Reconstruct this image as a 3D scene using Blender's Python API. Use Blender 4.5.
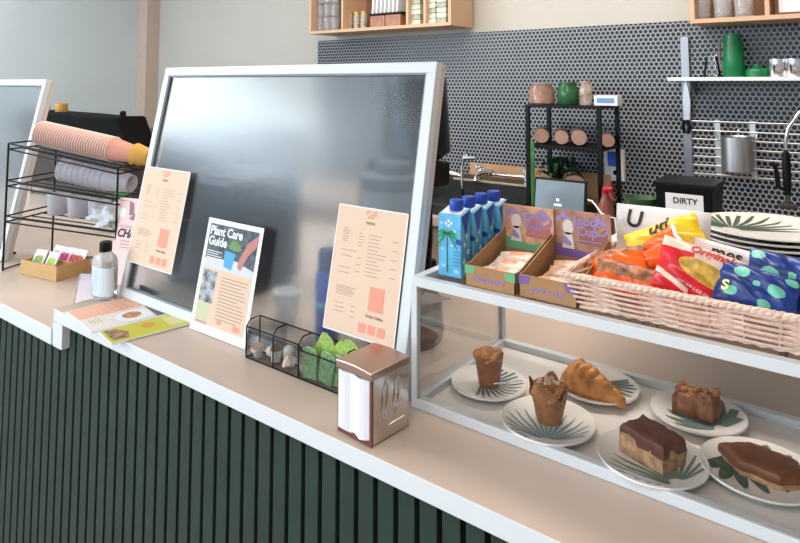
import bpy, bmesh, math, random
from mathutils import Vector, Matrix
random.seed(4)
PI = math.pi
SC = bpy.context.scene
COL = SC.collection
for o in list(bpy.data.objects): bpy.data.objects.remove(o)

# ---------------------------------------------------------------- camera, light, exposure
FPX, PITCH, PPY, PHI, EYE = 630.0, math.atan(.0764), 34.0, math.radians(37.04), 1.65
cd = bpy.data.cameras.new('camera'); cam = bpy.data.objects.new('camera', cd); COL.objects.link(cam)
cam.location = (0, 0, EYE); cam.rotation_euler = (PI/2 + PITCH, 0, PHI)
cd.sensor_fit = 'HORIZONTAL'; cd.sensor_width = 36; cd.lens = 36*FPX/800
cd.shift_y = (PPY - 271.5)/800.0; cd.clip_start = .02
SC.camera = cam
vs = SC.view_settings; vs.view_transform = 'Standard'; vs.look = 'None'; vs.gamma = 1; vs.exposure = 0.0
vs.use_curve_mapping = False
W = bpy.data.worlds.new('world'); SC.world = W; W.use_nodes = True
bg = W.node_tree.nodes['Background']; bg.inputs[0].default_value = (.72, .86, 1, 1); bg.inputs[1].default_value = 1.2

def area(name, loc, aim, sx, sy, power, col):
    l = bpy.data.lights.new(name, 'AREA'); l.shape = 'RECTANGLE'; l.size = sx; l.size_y = sy; l.energy = power; l.color = col
    o = bpy.data.objects.new(name, l); COL.objects.link(o); o.location = loc
    o.rotation_euler = (Vector(aim) - Vector(loc)).to_track_quat('-Z', 'Y').to_euler(); return o
area('window_daylight', (-2.6, -3.2, 1.9), (-1.2, 1.2, 1.2), 4.4, 2.2, 98, (.80, .91, 1))
area('window_left_daylight', (-5.02, -1.75, 2.42), (0, -1.75, 2.2), 2.6, .85, 125, (.78, .9, 1))
area('ceiling_light_customer', (-.2, -.6, 2.9), (-.2, -.6, 0), 1.6, .9, 26, (1, .86, .74))
area('ceiling_light_bar', (-1.2, 1.9, 2.92), (-1.2, 1.9, 0), 2.6, .5, 54, (1, .88, .77))
area('ceiling_light_left', (-4.1, .9, 2.9), (-4.1, 1.2, 0), 1.2, .8, 34, (.86, .94, 1))

# helpers giving real-world x / z of a sight line at depth y
def _ray(u, v):
    F0 = Vector((-math.sin(PHI), math.cos(PHI), 0)); R = Vector((math.cos(PHI), math.sin(PHI), 0)); U0 = Vector((0, 0, 1))
    F = F0*math.cos(PITCH) + U0*math.sin(PITCH); U = -F0*math.sin(PITCH) + U0*math.cos(PITCH)
    return F + R*(u-400)/FPX - U*(v-PPY)/FPX
def AT(u, v, y):
    r = _ray(u, v); t = y/r.y; return Vector((r.x*t, y, EYE + r.z*t))
def ONZ(u, v, z):
    r = _ray(u, v); t = (z-EYE)/r.z; return Vector((r.x*t, r.y*t, z))

# ---------------------------------------------------------------- materials
MATS = {}
def mat(name, col, rough=.5, metal=0, noise=0, nscale=30, bump=0, emit=0, alpha=None, coat=0, sub=0, trans=0, ior=1.45, spec=.5):
    if name in MATS: return MATS[name]
    m = bpy.data.materials.new(name); m.use_nodes = True; nt = m.node_tree; b = nt.nodes['Principled BSDF']
    c = (col[0], col[1], col[2], 1)
    b.inputs['Base Color'].default_value = c; b.inputs['Roughness'].default_value = rough; b.inputs['Metallic'].default_value = metal
    b.inputs['Coat Weight'].default_value = coat; b.inputs['Transmission Weight'].default_value = trans; b.inputs['IOR'].default_value = ior
    b.inputs['Specular IOR Level'].default_value = spec
    if sub: b.inputs['Subsurface Weight'].default_value = sub; b.inputs['Subsurface Scale'].default_value = .01
    if emit: b.inputs['Emission Color'].default_value = c; b.inputs['Emission Strength'].default_value = emit
    if alpha is not None: b.inputs['Alpha'].default_value = alpha
    tc = nt.nodes.new('ShaderNodeTexCoord'); n = nt.nodes.new('ShaderNodeTexNoise'); n.inputs['Scale'].default_value = nscale; n.inputs['Detail'].default_value = 4
    nt.links.new(tc.outputs['Object'], n.inputs['Vector'])
    if noise:
        r = nt.nodes.new('ShaderNodeMix'); r.data_type = 'RGBA'
        r.inputs[6].default_value = tuple(max(0, x*(1-noise)) for x in col)+(1,); r.inputs[7].default_value = tuple(min(1, x*(1+noise)) for x in col)+(1,)
        mr = nt.nodes.new('ShaderNodeMapRange'); mr.inputs[1].default_value = .35; mr.inputs[2].default_value = .65
        nt.links.new(n.outputs['Fac'], mr.inputs[0]); nt.links.new(mr.outputs[0], r.inputs[0]); nt.links.new(r.outputs[2], b.inputs['Base Color'])
    if bump:
        bp = nt.nodes.new('ShaderNodeBump'); bp.inputs['Strength'].default_value = bump; bp.inputs['Distance'].default_value = .002
        nt.links.new(n.outputs['Fac'], bp.inputs['Height']); nt.links.new(bp.outputs[0], b.inputs['Normal'])
    MATS[name] = m; return m
def thin_glass(name, tint=(1, 1, 1), k=1.0, rough=.02, base=.04):
    m = bpy.data.materials.new(name); m.use_nodes = True; nt = m.node_tree
    nt.nodes.remove(nt.nodes['Principled BSDF']); out = nt.nodes['Material Output']
    t = nt.nodes.new('ShaderNodeBsdfTransparent'); t.inputs[0].default_value = tint+(1,)
    g = nt.nodes.new('ShaderNodeBsdfGlossy'); g.inputs['Roughness'].default_value = rough
    f = nt.nodes.new('ShaderNodeFresnel'); f.inputs[0].default_value = 1.45
    mm = nt.nodes.new('ShaderNodeMath'); mm.operation = 'MULTIPLY_ADD'; mm.inputs[1].default_value = k; mm.inputs[2].default_value = base*.3; mm.use_clamp = True
    mx = nt.nodes.new('ShaderNodeMixShader')
    nt.links.new(f.outputs[0], mm.inputs[0]); nt.links.new(mm.outputs[0], mx.inputs[0]); nt.links.new(t.outputs[0], mx.inputs[1]); nt.links.new(g.outputs[0], mx.inputs[2])
    nt.links.new(mx.outputs[0], out.inputs[0]); MATS[name] = m; return m

def penny(name):
    m = bpy.data.materials.new(name); m.use_nodes = True; nt = m.node_tree; b = nt.nodes['Principled BSDF']
    N = nt.nodes.new; Lk = nt.links.new
    def mth(op, a, bb=None, c=None):
        n = N('ShaderNodeMath'); n.operation = op
        for i, x in enumerate((a, bb, c)):
            if x is None: continue
            if isinstance(x, (int, float)): n.inputs[i].default_value = x
            else: Lk(x, n.inputs[i])
        return n.outputs[0]
    tc = N('ShaderNodeTexCoord'); sp = N('ShaderNodeSeparateXYZ'); Lk(tc.outputs['Object'], sp.inputs[0])
    P = .0225; Q = P*math.sqrt(3)
    def dist(off):
        x = mth('SUBTRACT', mth('FRACT', mth('ADD', mth('DIVIDE', sp.outputs[0], P), off+100)), .5)
        z = mth('SUBTRACT', mth('FRACT', mth('ADD', mth('DIVIDE', sp.outputs[2], Q), off+100)), .5)
        x = mth('MULTIPLY', x, P); z = mth('MULTIPLY', z, Q)
        return mth('SQRT', mth('ADD', mth('MULTIPLY', x, x), mth('MULTIPLY', z, z)))
    d = mth('MINIMUM', dist(0), dist(.5))
    mr = N('ShaderNodeMapRange'); mr.interpolation_type = 'SMOOTHSTEP'; mr.inputs[1].default_value = .0083; mr.inputs[2].default_value = .0096; Lk(d, mr.inputs[0])
    mix = N('ShaderNodeMix'); mix.data_type = 'RGBA'; mix.inputs[6].default_value = (.010, .015, .028, 1); mix.inputs[7].default_value = (.34, .355, .37, 1); b.inputs['Specular IOR Level'].default_value = .25
    Lk(mr.outputs[0], mix.inputs[0]); Lk(mix.outputs[2], b.inputs['Base Color'])
    r2 = N('ShaderNodeMapRange'); r2.inputs[3].default_value = .28; r2.inputs[4].default_value = .8; Lk(mr.outputs[0], r2.inputs[0]); Lk(r2.outputs[0], b.inputs['Roughness'])
    bp = N('ShaderNodeBump'); bp.inputs['Strength'].default_value = .4; bp.inputs['Distance'].default_value = .001; bp.invert = True
    Lk(mr.outputs[0], bp.inputs['Height']); Lk(bp.outputs[0], b.inputs['Normal'])
    return m
def wood(name, c1, c2, rough=.5, sc=(1.5, 25, 25), coat=0):
    m = mat(name, c1, rough, coat=coat); nt = m.node_tree; b = nt.nodes['Principled BSDF']
    tc = nt.nodes.new('ShaderNodeTexCoord'); mp = nt.nodes.new('ShaderNodeMapping'); mp.inputs['Scale'].default_value = sc
    n = nt.nodes.new('ShaderNodeTexNoise'); n.inputs['Scale'].default_value = 3; n.inputs['Detail'].default_value = 6
    r = nt.nodes.new('ShaderNodeMix'); r.data_type = 'RGBA'; r.inputs[6].default_value = c1+(1,); r.inputs[7].default_value = c2+(1,)
    nt.links.new(tc.outputs['Object'], mp.inputs[0]); nt.links.new(mp.outputs[0], n.inputs['Vector']); nt.links.new(n.outputs['Fac'], r.inputs[0]); nt.links.new(r.outputs[2], b.inputs['Base Color'])
    return m

white_al = mat('white_aluminium', (.66, .70, .73), .35)
alum_edge = mat('anodised_edge', (.62, .55, .5), .4)
top_m = mat('laminate_warm_reflection', (.57, .46, .385), .32, noise=.03, nscale=6)  # off-white laminate; warm ceiling reflection put into the colour as beige-pink
edge_m = mat('counter_edge_daylight', (.70, .75, .78), .45)  # white edge strip with bluish daylight put into its colour
green_m = mat('green_slat_paint', (.022, .044, .036), .5, spec=.3, noise=.08, nscale=14)
black_m = mat('black_plastic', (.004, .004, .0045), .45, spec=.25)
blackmetal = mat('black_powder_metal', (.004, .0045, .006), .5, spec=.25)
steel = mat('stainless_steel', (.55, .55, .56), .36, 1)
darksteel = mat('brushed_sink_steel', (.045, .042, .04), .4, .6, noise=.1)
chrome = mat('chrome', (.85, .86, .88), .08, 1)
kraft = mat('kraft_cardboard', (.38, .215, .10), .8, noise=.06)
peach = mat('peach_paper', (.75, .555, .42), .7)
white_p = mat('white_paper', (.85, .86, .87), .6)
ink = mat('grey_ink', (.38, .27, .21), .8)
coral = mat('coral_ink', (.80, .32, .22), .7)
clear = thin_glass('clear_glass')
case_glass = thin_glass('display_case_glass', (.98, .985, .985), .4, .03, .0)
frost = mat('hazy_glass', (.74, .82, .88), .19, trans=1, ior=1.31)

# ---------------------------------------------------------------- mesh helpers
class MB:
    def __init__(s): s.v = []; s.f = []; s.m = []
    def add(s, vs_, fs, mi=0, M=None):
        o = len(s.v); s.v += [tuple(M @ Vector(p)) if M else tuple(p) for p in vs_]; s.f += [tuple(i+o for i in q) for q in fs]; s.m += [mi]*len(fs); return s
    def box(s, x0, x1, y0, y1, z0, z1, mi=0, M=None):
        vv = [(x, y, z) for x in (x0, x1) for y in (y0, y1) for z in (z0, z1)]
        return s.add(vv, [(0, 1, 3, 2), (4, 6, 7, 5), (0, 4, 5, 1), (2, 3, 7, 6), (0, 2, 6, 4), (1, 5, 7, 3)], mi, M)
    def bar(s, a, b, w, h=None, mi=0):
        a = Vector(a); b = Vector(b); h = h or w; d = (b-a); L = d.length; q = d.to_track_quat('X', 'Z').to_matrix().to_4x4()
        return s.box(0, L, -w/2, w/2, -h/2, h/2, mi, Matrix.Translation(a) @ q)
    def tube(s, pts, r, n=8, mi=0, closed=False, caps=True):
        pts = [Vector(p) for p in pts]; N = len(pts); rr = r if isinstance(r, (list, tuple)) else [r]*N
        rings = []; up = None
        for i, p in enumerate(pts):
            if closed: t = pts[(i+1) % N]-pts[i-1]
            else: t = pts[min(i+1, N-1)]-pts[max(i-1, 0)]
            if t.length < 1e-9: t = Vector((0, 0, 1))
            t.normalize()
            if up is None: up = Vector((0, 0, 1)) if abs(t.z) < .9 else Vector((1, 0, 0))
            a = up - t*up.dot(t)
            if a.length < 1e-4: a = Vector((0, 1, 0)) - t*t.y
            a.normalize(); up = a; b = t.cross(a)
            rings.append([p + (a*math.cos(2*PI*k/n)+b*math.sin(2*PI*k/n))*rr[i] for k in range(n)])
        vv = [q for r_ in rings for q in r_]; ff = []
        for i in range(N if closed else N-1):
            j = (i+1) % N
            for k in range(n): ff.append((i*n+k, i*n+(k+1) % n, j*n+(k+1) % n, j*n+k))
        if not closed and caps: ff.append(tuple(range(n))[::-1]); ff.append(tuple((N-1)*n+k for k in range(n)))
        return s.add(vv, ff, mi)
    def lathe(s, prof, n=28, c=(0, 0, 0), mi=0, M=None, squash=1, caps=True):
        vv = []; ff = []
        for (r, z) in prof:
            for k in range(n): vv.append((c[0]+r*math.cos(2*PI*k/n), c[1]+r*squash*math.sin(2*PI*k/n), c[2]+z))
        for i in range(len(prof)-1):
            for k in range(n): ff.append((i*n+k, i*n+(k+1) % n, (i+1)*n+(k+1) % n, (i+1)*n+k))
        if caps:
            if prof[0][0] > 1e-5: ff.append(tuple(range(n))[::-1])
            if prof[-1][0] > 1e-5: ff.append(tuple((len(prof)-1)*n+k for k in range(n)))
        return s.add(vv, ff, mi, M)
    def rect(s, x0, x1, y0, y1, z, mi=0, M=None): return s.add([(x0, y0, z), (x1, y0, z), (x1, y1, z), (x0, y1, z)], [(0, 1, 2, 3)], mi, M)
    def prism(s, poly, z0, z1, mi=0, M=None):
        n = len(poly); vv = [(x, y, z0) for x, y in poly]+[(x, y, z1) for x, y in poly]
        return s.add(vv, [tuple(range(n))[::-1], tuple(range(n, 2*n))]+[(i, (i+1) % n, (i+1) % n+n, i+n) for i in range(n)], mi, M)
    def build(s, name, mats, parent=None, smooth=False, bevel=0, sub=0, loc=None, rot=None):
        me = bpy.data.meshes.new(name); me.from_pydata(s.v, [], s.f)
        for m_ in (mats if isinstance(mats, (list, tuple)) else [mats]): me.materials.append(m_)
        for i, p in enumerate(me.polygons): p.material_index = s.m[i]
        bm = bmesh.new(); bm.from_mesh(me); bmesh.ops.remove_doubles(bm, verts=bm.verts, dist=1e-6)
        bmesh.ops.recalc_face_normals(bm, faces=bm.faces); bm.to_mesh(me); bm.free()
        o = bpy.data.objects.new(name, me); COL.objects.link(o)
        if smooth:
            for p in me.polygons: p.use_smooth = True
            try: me.set_sharp_from_angle(angle=math.radians(40))
            except Exception: pass
        if bevel:
            b = o.modifiers.new('b', 'BEVEL'); b.width = bevel; b.segments = 2; b.limit_method = 'ANGLE'
        if sub: b = o.modifiers.new('s', 'SUBSURF'); b.levels = sub; b.render_levels = sub
        if parent: o.parent = parent
        if loc is not None: o.location = loc
        if rot is not None: o.rotation_euler = rot
        return o
def tag(o, label=None, cat=None, group=None, kind=None):
    if label: o['label'] = label
    if cat: o['category'] = cat
    if group: o['group'] = group
    if kind: o['kind'] = kind
    return o
def thing(name, label, cat, loc=(0, 0, 0), rot=(0, 0, 0), group=None):
    o = bpy.data.objects.new(name, None); COL.objects.link(o); o.location = loc; o.rotation_euler = rot; o.empty_display_size = .02
    return tag(o, label, cat, group)
def copy_tree(o, parent=None, loc=None, rot=None, label=None, group=None):
    c = o.copy(); COL.objects.link(c)
    if parent: c.parent = parent
    if loc is not None: c.location = loc
    if rot is not None: c.rotation_euler = rot
    if label: c['label'] = label
    if group: c['group'] = group
    for ch in list(o.children): copy_tree(ch, c)
    return c
def struct(o): o['kind'] = 'structure'; return o
def text(name, body, size, m, parent, x, y, z=.0009, rot=0, align='CENTER', shear=0, bold=0, ext=.0002, func=None, space=1):
    cu = bpy.data.curves.new('t', 'FONT'); cu.body = body; cu.size = size; cu.align_x = align; cu.align_y = 'CENTER'; cu.extrude = ext; cu.shear = shear; cu.offset = bold*size; cu.space_line = space; cu.resolution_u = 3
    t = bpy.data.objects.new('t', cu); COL.objects.link(t); bpy.context.view_layer.update()
    me = bpy.data.meshes.new_from_object(t.evaluated_get(bpy.context.evaluated_depsgraph_get())); bpy.data.objects.remove(t); bpy.data.curves.remove(cu)
    R = Matrix.Rotation(rot, 4, 'Z'); 
    if func:
        bm = bmesh.new(); bm.from_mesh(me); bmesh.ops.triangulate(bm, faces=bm.faces); bmesh.ops.subdivide_edges(bm, edges=bm.edges, cuts=1); bm.to_mesh(me); bm.free()
    for v in me.vertices:
        p = R @ v.co; v.co = Vector((p.x+x, p.y+y, p.z+z + (func(p.x+x, p.y+y) if func else 0)))
    me.materials.clear(); me.materials.append(m); o = bpy.data.objects.new(name, me); COL.objects.link(o)
    if parent: o.parent = parent
    return o
def lines(mb, x0, x1, y0, y1, n, th, jit=.35, z=.0006, mi=0):
    for i in range(n):
        y = y1-(y1-y0)*(i+.5)/n; L = (x1-x0)*(1-random.random()*jit); mb.rect(x0, x0+L, y-th/2, y+th/2, z, mi)
def FACE(tilt=0, yaw=0): return (PI/2-tilt, 0, yaw)     # local x right, y up, z out towards the viewer

# ---------------------------------------------------------------- room
wall_p = mat('wall_paint', (.53, .51, .46), .8, noise=.02, nscale=3)
wallL_p = mat('wall_left_paint', (.62, .68, .70), .7, noise=.02, nscale=3)
floor_m = wood('floor_vinyl', (.36, .25, .19), (.46, .33, .25), .45)
struct(MB().box(-5.3, 2.6, -3.6, 3.3, -.1, 0).build('floor', floor_m))
struct(MB().box(-5.3, 2.6, -3.6, 3.3, 3.0, 3.1).build('ceiling', mat('ceiling_paint', (.75, .74, .72), .8)))
struct(MB().box(-5.3, 2.6, 3.1, 3.25, 0, 3.0).build('wall_back', wall_p))
m = MB(); m.box(-5.35, -5.1, -.45, 3.1, 0, 3.0).box(-5.35, -5.1, -3.6, -3.05, 0, 3.0).box(-5.35, -5.1, -3.05, -.45, 0, 2.0).box(-5.35, -5.1, -3.05, -.45, 2.85, 3.0)
struct(m.build('wall_left', wallL_p))
w = struct(MB().box(-5.22, -5.21, -3.05, -.45, 2.0, 2.85).build('window_3', clear))
m = MB()
for a, b, c, d in ((-3.05, -.45, 2.0, 2.04), (-3.05, -.45, 2.81, 2.85), (-3.05, -3.01, 2.04, 2.81), (-.49, -.45, 2.04, 2.81)): m.box(-5.24, -5.19, a, b, c, d)
m.build('window_frame', white_al, w)
struct(MB().box(2.5, 2.65, -3.6, 3.1, 0, 3.0).build('wall_right', wall_p))
fw = MB(); fw.box(-5.1, 2.5, -3.6, -3.45, 0, .75); fw.box(-5.1, 2.5, -3.6, -3.45, 2.85, 3.0)
for x0, x1 in ((-5.1, -4.9), (-.4, .0), (2.3, 2.5)): fw.box(x0, x1, -3.6, -3.45, .75, 2.85)
struct(fw.build('wall_front', wall_p))
for i, (x0, x1) in enumerate(((-4.9, -.4), (0, 2.3))):
    w = struct(MB().box(x0, x1, -3.54, -3.53, .75, 2.85).build('window_%d' % (i+1), clear))
    m = MB()
    for a, b, c, d in ((x0, x1, .75, .8), (x0, x1, 2.8, 2.85), (x0, x0+.05, .8, 2.8), (x1-.05, x1, .8, 2.8)): m.box(a, b, -3.56, -3.5, c, d)
    m.build('window_frame', white_al, w)
struct(MB().box(-5.1, -4.96, 2.98, 3.1, 0, 3.0).build('trim_1', mat('door_casing', (.58, .46, .38), .6, noise=.03)))
# tiled part of the back wall
struct(MB().box(-3.03, 2.5, 3.085, 3.1, 1.0, 1.93).build('wall_backsplash', penny('penny_tile')))

# ---------------------------------------------------------------- bar counter
XL = -1.772
m = MB()
m.box(XL, 1.4, .822, 1.64, 1.018, 1.05, 0)
m.box(XL, -1.722, .822, .86, .955, 1.018, 1)
ct = m.build('countertop', [top_m, edge_m], bevel=.0015)
me = ct.data
for p in me.polygons:
    if abs(p.normal.z) < .5: p.material_index = 1
tag(ct, 'raised beige bar top with white front edge carrying the napkin dispenser', 'countertop')
ct2 = MB().box(-4.7, XL-.001, .818, 2.15, .958, 1.0).build('countertop', [top_m, edge_m], bevel=.0015)
for p in ct2.data.polygons:
    if abs(p.normal.z) < .5: p.material_index = 1
tag(ct2, 'lower beige countertop at the left, under the tea box and cup rack', 'countertop')
m = MB(); m.box(-4.7, 1.4, .862, .9, 0, .957); P = .0418
x = -4.695
while x < 1.36:
    m.box(x, x+.0325, .843, .8625, .02, .957 if x < XL-.03 else 1.014); x += P
m.box(XL+.05, 1.4, .862, .9, .957, 1.014)
m.box(-4.7, 1.4, .9, 1.6, 0, .957); m.box(-4.7, XL-.01, 1.6, 2.1, 0, .957)
tag(m.build('counter_base', green_m, bevel=.0015), 'dark green slatted front of the bar counter', 'counter')

# back worktop and units
m = MB(); m.box(-3.0, 1.6, 2.45, 3.08, .99, 1.03)
tag(m.build('back_worktop', mat('back_worktop_laminate', (.50, .38, .31), .4, noise=.04), bevel=.002), 'beige back worktop along the tiled wall', 'worktop')
bw = wood('back_cabinet_wood', (.40, .27, .19), (.50, .35, .25), .5, (12, 12, 1))
hd = steel
for i in range(5):
    x0 = -2.98+i*.9
    t = thing('base_cabinet', ['base cabinet at the left end of the back worktop', 'base cabinet under the steel sink', 'base cabinet under the black shelf unit', 'base cabinet under the dirty cutlery bin', 'base cabinet under the spray tap'][i], 'cabinet', (x0, 2.5, 0), group='base cabinets along the back wall')
    MB().box(0, .895, 0, .56, .08, .985).build('body', bw, t)
    for k in range(2):
        d = MB().box(.01+k*.44, .44+k*.44, -.018, -.001, .1, .97).build('door', bw, t, bevel=.002)
        MB().tube([(.40+k*.1, -.045, .7), (.40+k*.1, -.045, .85)], .005).box(.397+k*.1, .403+k*.1, -.045, -.018, .72, .726).box(.397+k*.1, .403+k*.1, -.045, -.018, .83, .836).build('handle', hd, d)
# tall dark fridge far behind the glass
t = thing('fridge', 'dark grey fridge blurred behind the left of the large hazy glass panel', 'fridge', (-4.25, 2.45, 0))
MB().box(0, 1.15, 0, .6, .02, 1.32).build('body', mat('dark_fridge', (.035, .04, .055), .4), t, bevel=.01)
MB().box(.01, .57, -.03, -.001, .1, 1.3).build('door', mat('dark_fridge_door', (.04, .045, .06), .35), t, bevel=.006)
MB().box(.58, 1.14, -.03, -.001, .1, 1.3).build('door', MATS['dark_fridge_door'], t, bevel=.006)

# ---------------------------------------------------------------- hazy glass panels on the bar
TILT = math.atan(.2)
def glass_panel(label, loc, w, h):
    t = thing('glass_screen', label, 'screen', loc, FACE(TILT))
    b = .024
    m = MB(); m.box(0, w, 0, b, -.011, .011).box(0, w, h-b, h, -.011, .011).box(0, b, b, h-b, -.011, .011).box(w-b, w, b, h-b, -.011, .011)
    m.build('frame', white_al, t, bevel=.0015)
    g = .004; m = MB(); m.box(b, w-b, b, b+g, -.008, .008).box(b, w-b, h-b-g, h-b, -.008, .008).box(b, b+g, b+g, h-b-g, -.008, .008).box(w-b-g, w-b, b+g, h-b-g, -.008, .008)
    m.build('gasket', mat('gasket', (.25, .28, .3), .6), t)
    m = MB(); m.box(0, .001, 0, h, -.034, -.0115).box(w-.0145, w-.001, .0, h, -.026, -.0115).box(0, w, h-.012, h, -.026, -.0115)
    m.build('back_channel', alum_edge, t)
    MB().box(b+g, w-b-g, b+g, h-b-g, -.0025, .0025).build('glass_pane', frost, t)
    for x in (.06, w-.09): MB().prism([(0, .001), (-.06, .013), (-.06, .018), (0, .04)], x, x+.01, 0, Matrix(((0, 0, 1, 0), (0, 1, 0, 0), (1, 0, 0, -.012), (0, 0, 0, 1)))).build('foot_bracket', blackmetal, t)
    return t
glass_panel('large hazy glass screen in white frame leaning back on the bar', (-1.722, .984, 1.052), .988, .652)
glass_panel('white-framed glass screen cut off by the left photo edge', (-2.558-1.0, 1.003, 1.002), 1.0, .67)

# ---------------------------------------------------------------- printed sheets
def on_screen(x, z, off):   # point on the leaning glass
    return (x, .984+.2*(z-1.052)-off*math.cos(TILT), z+off*math.sin(TILT))
def menu(label, x, z, w, h, qr=True):
    t = MB().box(0, w, 0, h, -.0004, 0).build('menu_sheet', peach); t.location = on_screen(x, z, .0135); t.rotation_euler = FACE(TILT); tag(t, label, 'menu')
    e = MB(); e.rect(0, w, 0, .0025, .0003).rect(0, w, h-.0025, h, .0003).rect(0, .0025, 0, h, .0003).rect(w-.0025, w, 0, h, .0003)
    e.build('border', white_p, t)
    m = MB()
    for i in range(5):
        for j in range(3):
            if (i*3+j) % 4: m.rect(w*.42+i*w*.032, w*.42+i*w*.032+w*.024, h*.915+j*.0055, h*.915+j*.0055+.0042, .0005)
    m.build('emblem', coral, t)
    text('heading', 'MENU', .009, ink, t, w*.5, h*.875, space=1)
    m = MB(); th = .0011
    lines(m, w*.12, w*.22, h*.70, h*.82, 7, th); lines(m, w*.12, w*.38, h*.57, h*.66, 2, th)
    lines(m, w*.12, w*.3, h*.44, h*.52, 2, th); lines(m, w*.12, w*.42, h*.30, h*.36, 4, th)
    lines(m, w*.12, w*.3, h*.14, h*.24, 3, th)
    lines(m, w*.36, w*.43, h*.68, h*.80, 5, th); lines(m, w*.36, w*.43, h*.46, h*.62, 3, th, .1); lines(m, w*.36, w*.43, h*.12, h*.24, 3, th, .1)
    lines(m, w*.5, w*.78, h*.46, h*.80, 12, th, .5); lines(m, w*.83, w*.92, h*.46, h*.80, 5, th, .1)
    m.rect(w*.12, w*.36, h*.288, h*.292, .0006)
    m.build('printed_text', ink, t)
    MB().rect(w*.60, w*.80, h*.22, h*.40, .0005).build('printed_block', coral, t)
    for i in range(3): MB().rect(w*(.5+i*.13), w*(.5+i*.13)+w*.1, h*.05, h*.12, .0005).build('printed_block', coral, t)
    text('printed_caption', 'Order Online', .008, ink, t, w*.70, h*.18, bold=.02)
    return t
menu('peach menu sheet taped to the left side of the large glass screen', -1.714, 1.145, .218, .264)
menu('peach menu sheet on the glass screen behind the napkin dispenser', -.948, 1.137, .188, .252)

# plant care guide
w, h = .208, .262
t = MB().box(0, w, 0, h, -.0004, 0).build('flyer', white_p); t.location = (-1.368, .9585, 1.0515); t.rotation_euler = FACE(TILT)
tag(t, 'white bordered plant care guide flyer standing on the bar against the glass screen', 'flyer')
b = .012
MB().rect(b, w-b, .02, h*.56, .0004).build('lower_panel', peach, t)
ph = mat('flyer_photo_dark', (.07, .10, .12), .6, noise=.5, nscale=60)
MB().rect(b, w-b, h*.56, h-b, .0004).build('photo', ph, t)
MB().add([(b, h*.56, .0006), (w-b, h*.56, .0006), (w-b, h*.62, .0006), (w*.62, h*.67, .0006), (b, h*.64, .0006)], [(0, 1, 2, 3, 4)]).build('photo_table', mat('flyer_photo_table', (.62, .64, .68), .6), t)
MB().prism([(w*.42, h*.60), (w*.56, h*.58), (w*.60, h*.73), (w*.40, h*.74)], .0006, .0009).build('photo_pot', mat('flyer_blue', (.07, .38, .62), .6), t)
m = MB()
for a in range(9):
    an = .3+a*.3; cxp, cyp = w*.56, h*.75; L = .03
    m.add([(cxp, cyp, .001), (cxp+L*.6*math.cos(an-.2), cyp+L*.6*math.sin(an-.2), .001), (cxp+L*math.cos(an), cyp+L*math.sin(an), .001), (cxp+L*.6*math.cos(an+.2), cyp+L*.6*math.sin(an+.2), .001)], [(0, 1, 2, 3)])
m.build('photo_plant', mat('flyer_green', (.16, .33, .10), .6), t)
MB().add([(w*.66, h*.62, .0012), (w*.72, h*.60, .0012), (w*.82, h*.74, .0012), (w-b, h*.83, .0012), (w-b, h*.93, .0012), (w*.78, h*.84, .0012), (w*.68, h*.70, .0012)], [(0, 1, 2, 3, 4, 5, 6)]).build('photo_arm', mat('flyer_skin', (.50, .20, .17), .6), t)
text('heading', 'Plant Care\nGuide', .029, white_p, t, b+.004, h*.845, .0014, align='LEFT', bold=.03, space=.85)
m = MB(); lines(m, b+.005, w*.40, h*.64, h*.72, 4, .0018, z=.0013); m.build('small_print', white_p, t)
MB().rect(b+.004, w*.33, h*.26, h*.54, .0007).build('photo', mat('flyer_photo_people', (.30, .33, .36), .6, noise=.7, nscale=50), t)
MB().rect(b+.006, w*.28, h*.11, h*.25, .0007).build('label_patch', mat('flyer_pale_green', (.55, .60, .38), .6), t)
m = MB(); lines(m, w*.42, w*.9, h*.14, h*.52, 13, .0019, .3, .0007); lines(m, b+.004, w*.3, h*.075, h*.1, 2, .0018, .2, .0007); m.build('printed_text', ink, t)
m = MB(); m.rect(w*.46, w*.55, .03, .038, .0007).rect(w*.75, w*.87, .026, .038, .0007); m.build('emblem', coral, t)

# brochures flat on the bar
def brochure(label, c, w, h, rz, z, base, deco):
    t = MB().box(-w/2, w/2, -h/2, h/2, 0, .002).build('brochure', white_p); t.location = (c[0], c[1], z); t.rotation_euler = (0, 0, rz); tag(t, label, 'brochure', 'brochures lying on the bar')
    MB().rect(-w/2+.003, w/2-.003, -h/2+.003, h/2-.003, .0023).build('cover', base, t); deco(t, w, h); return t
def d1(t, w, h):
    m = MB(); lines(m, -.03, .05, -.02, .05, 4, .002, z=.0026); m.build('printed_text', coral, t)
def d2(t, w, h):
    MB().lathe([(.0, .0031), (.042, .0027)], 24, (.005, .02, 0), caps=False).build('photo_plate', white_p, t)
    MB().lathe([(.0, .0035), (.024, .0032)], 9, (.0, .018, 0), caps=False).build('photo_food', mat('print_food', (.55, .25, .12), .6, noise=.5, nscale=90), t)
    MB().rect(-w/2+.004, w/2-.004, h/2-.03, h/2-.004, .0026).build('photo_corner', mat('print_dark', (.12, .11, .12), .6), t)
    m = MB(); lines(m, -.035, .01, -.08, -.05, 4, .0018, z=.0027); m.build('printed_text', mat('print_olive', (.35, .38, .12), .6), t)
def d3(t, w, h):
    MB().lathe([(.0, .0031), (.018, .0027)], 7, (-.01, .01, 0), caps=False).build('photo_food', mat('print_orange', (.65, .35, .03), .6), t)
    MB().prism([(-.04, -.085), (.03, -.085), (.035, -.05), (0, -.04), (-.035, -.06)], .0026, .0028).build('photo_bowl', mat('print_brown', (.33, .2, .12), .6, noise=.6, nscale=60), t)
    m = MB(); lines(m, -.03, .035, .05, .085, 5, .0035, .2, z=.0027); m.build('printed_text', mat('print_cream', (.8, .78, .55), .6), t)
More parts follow.
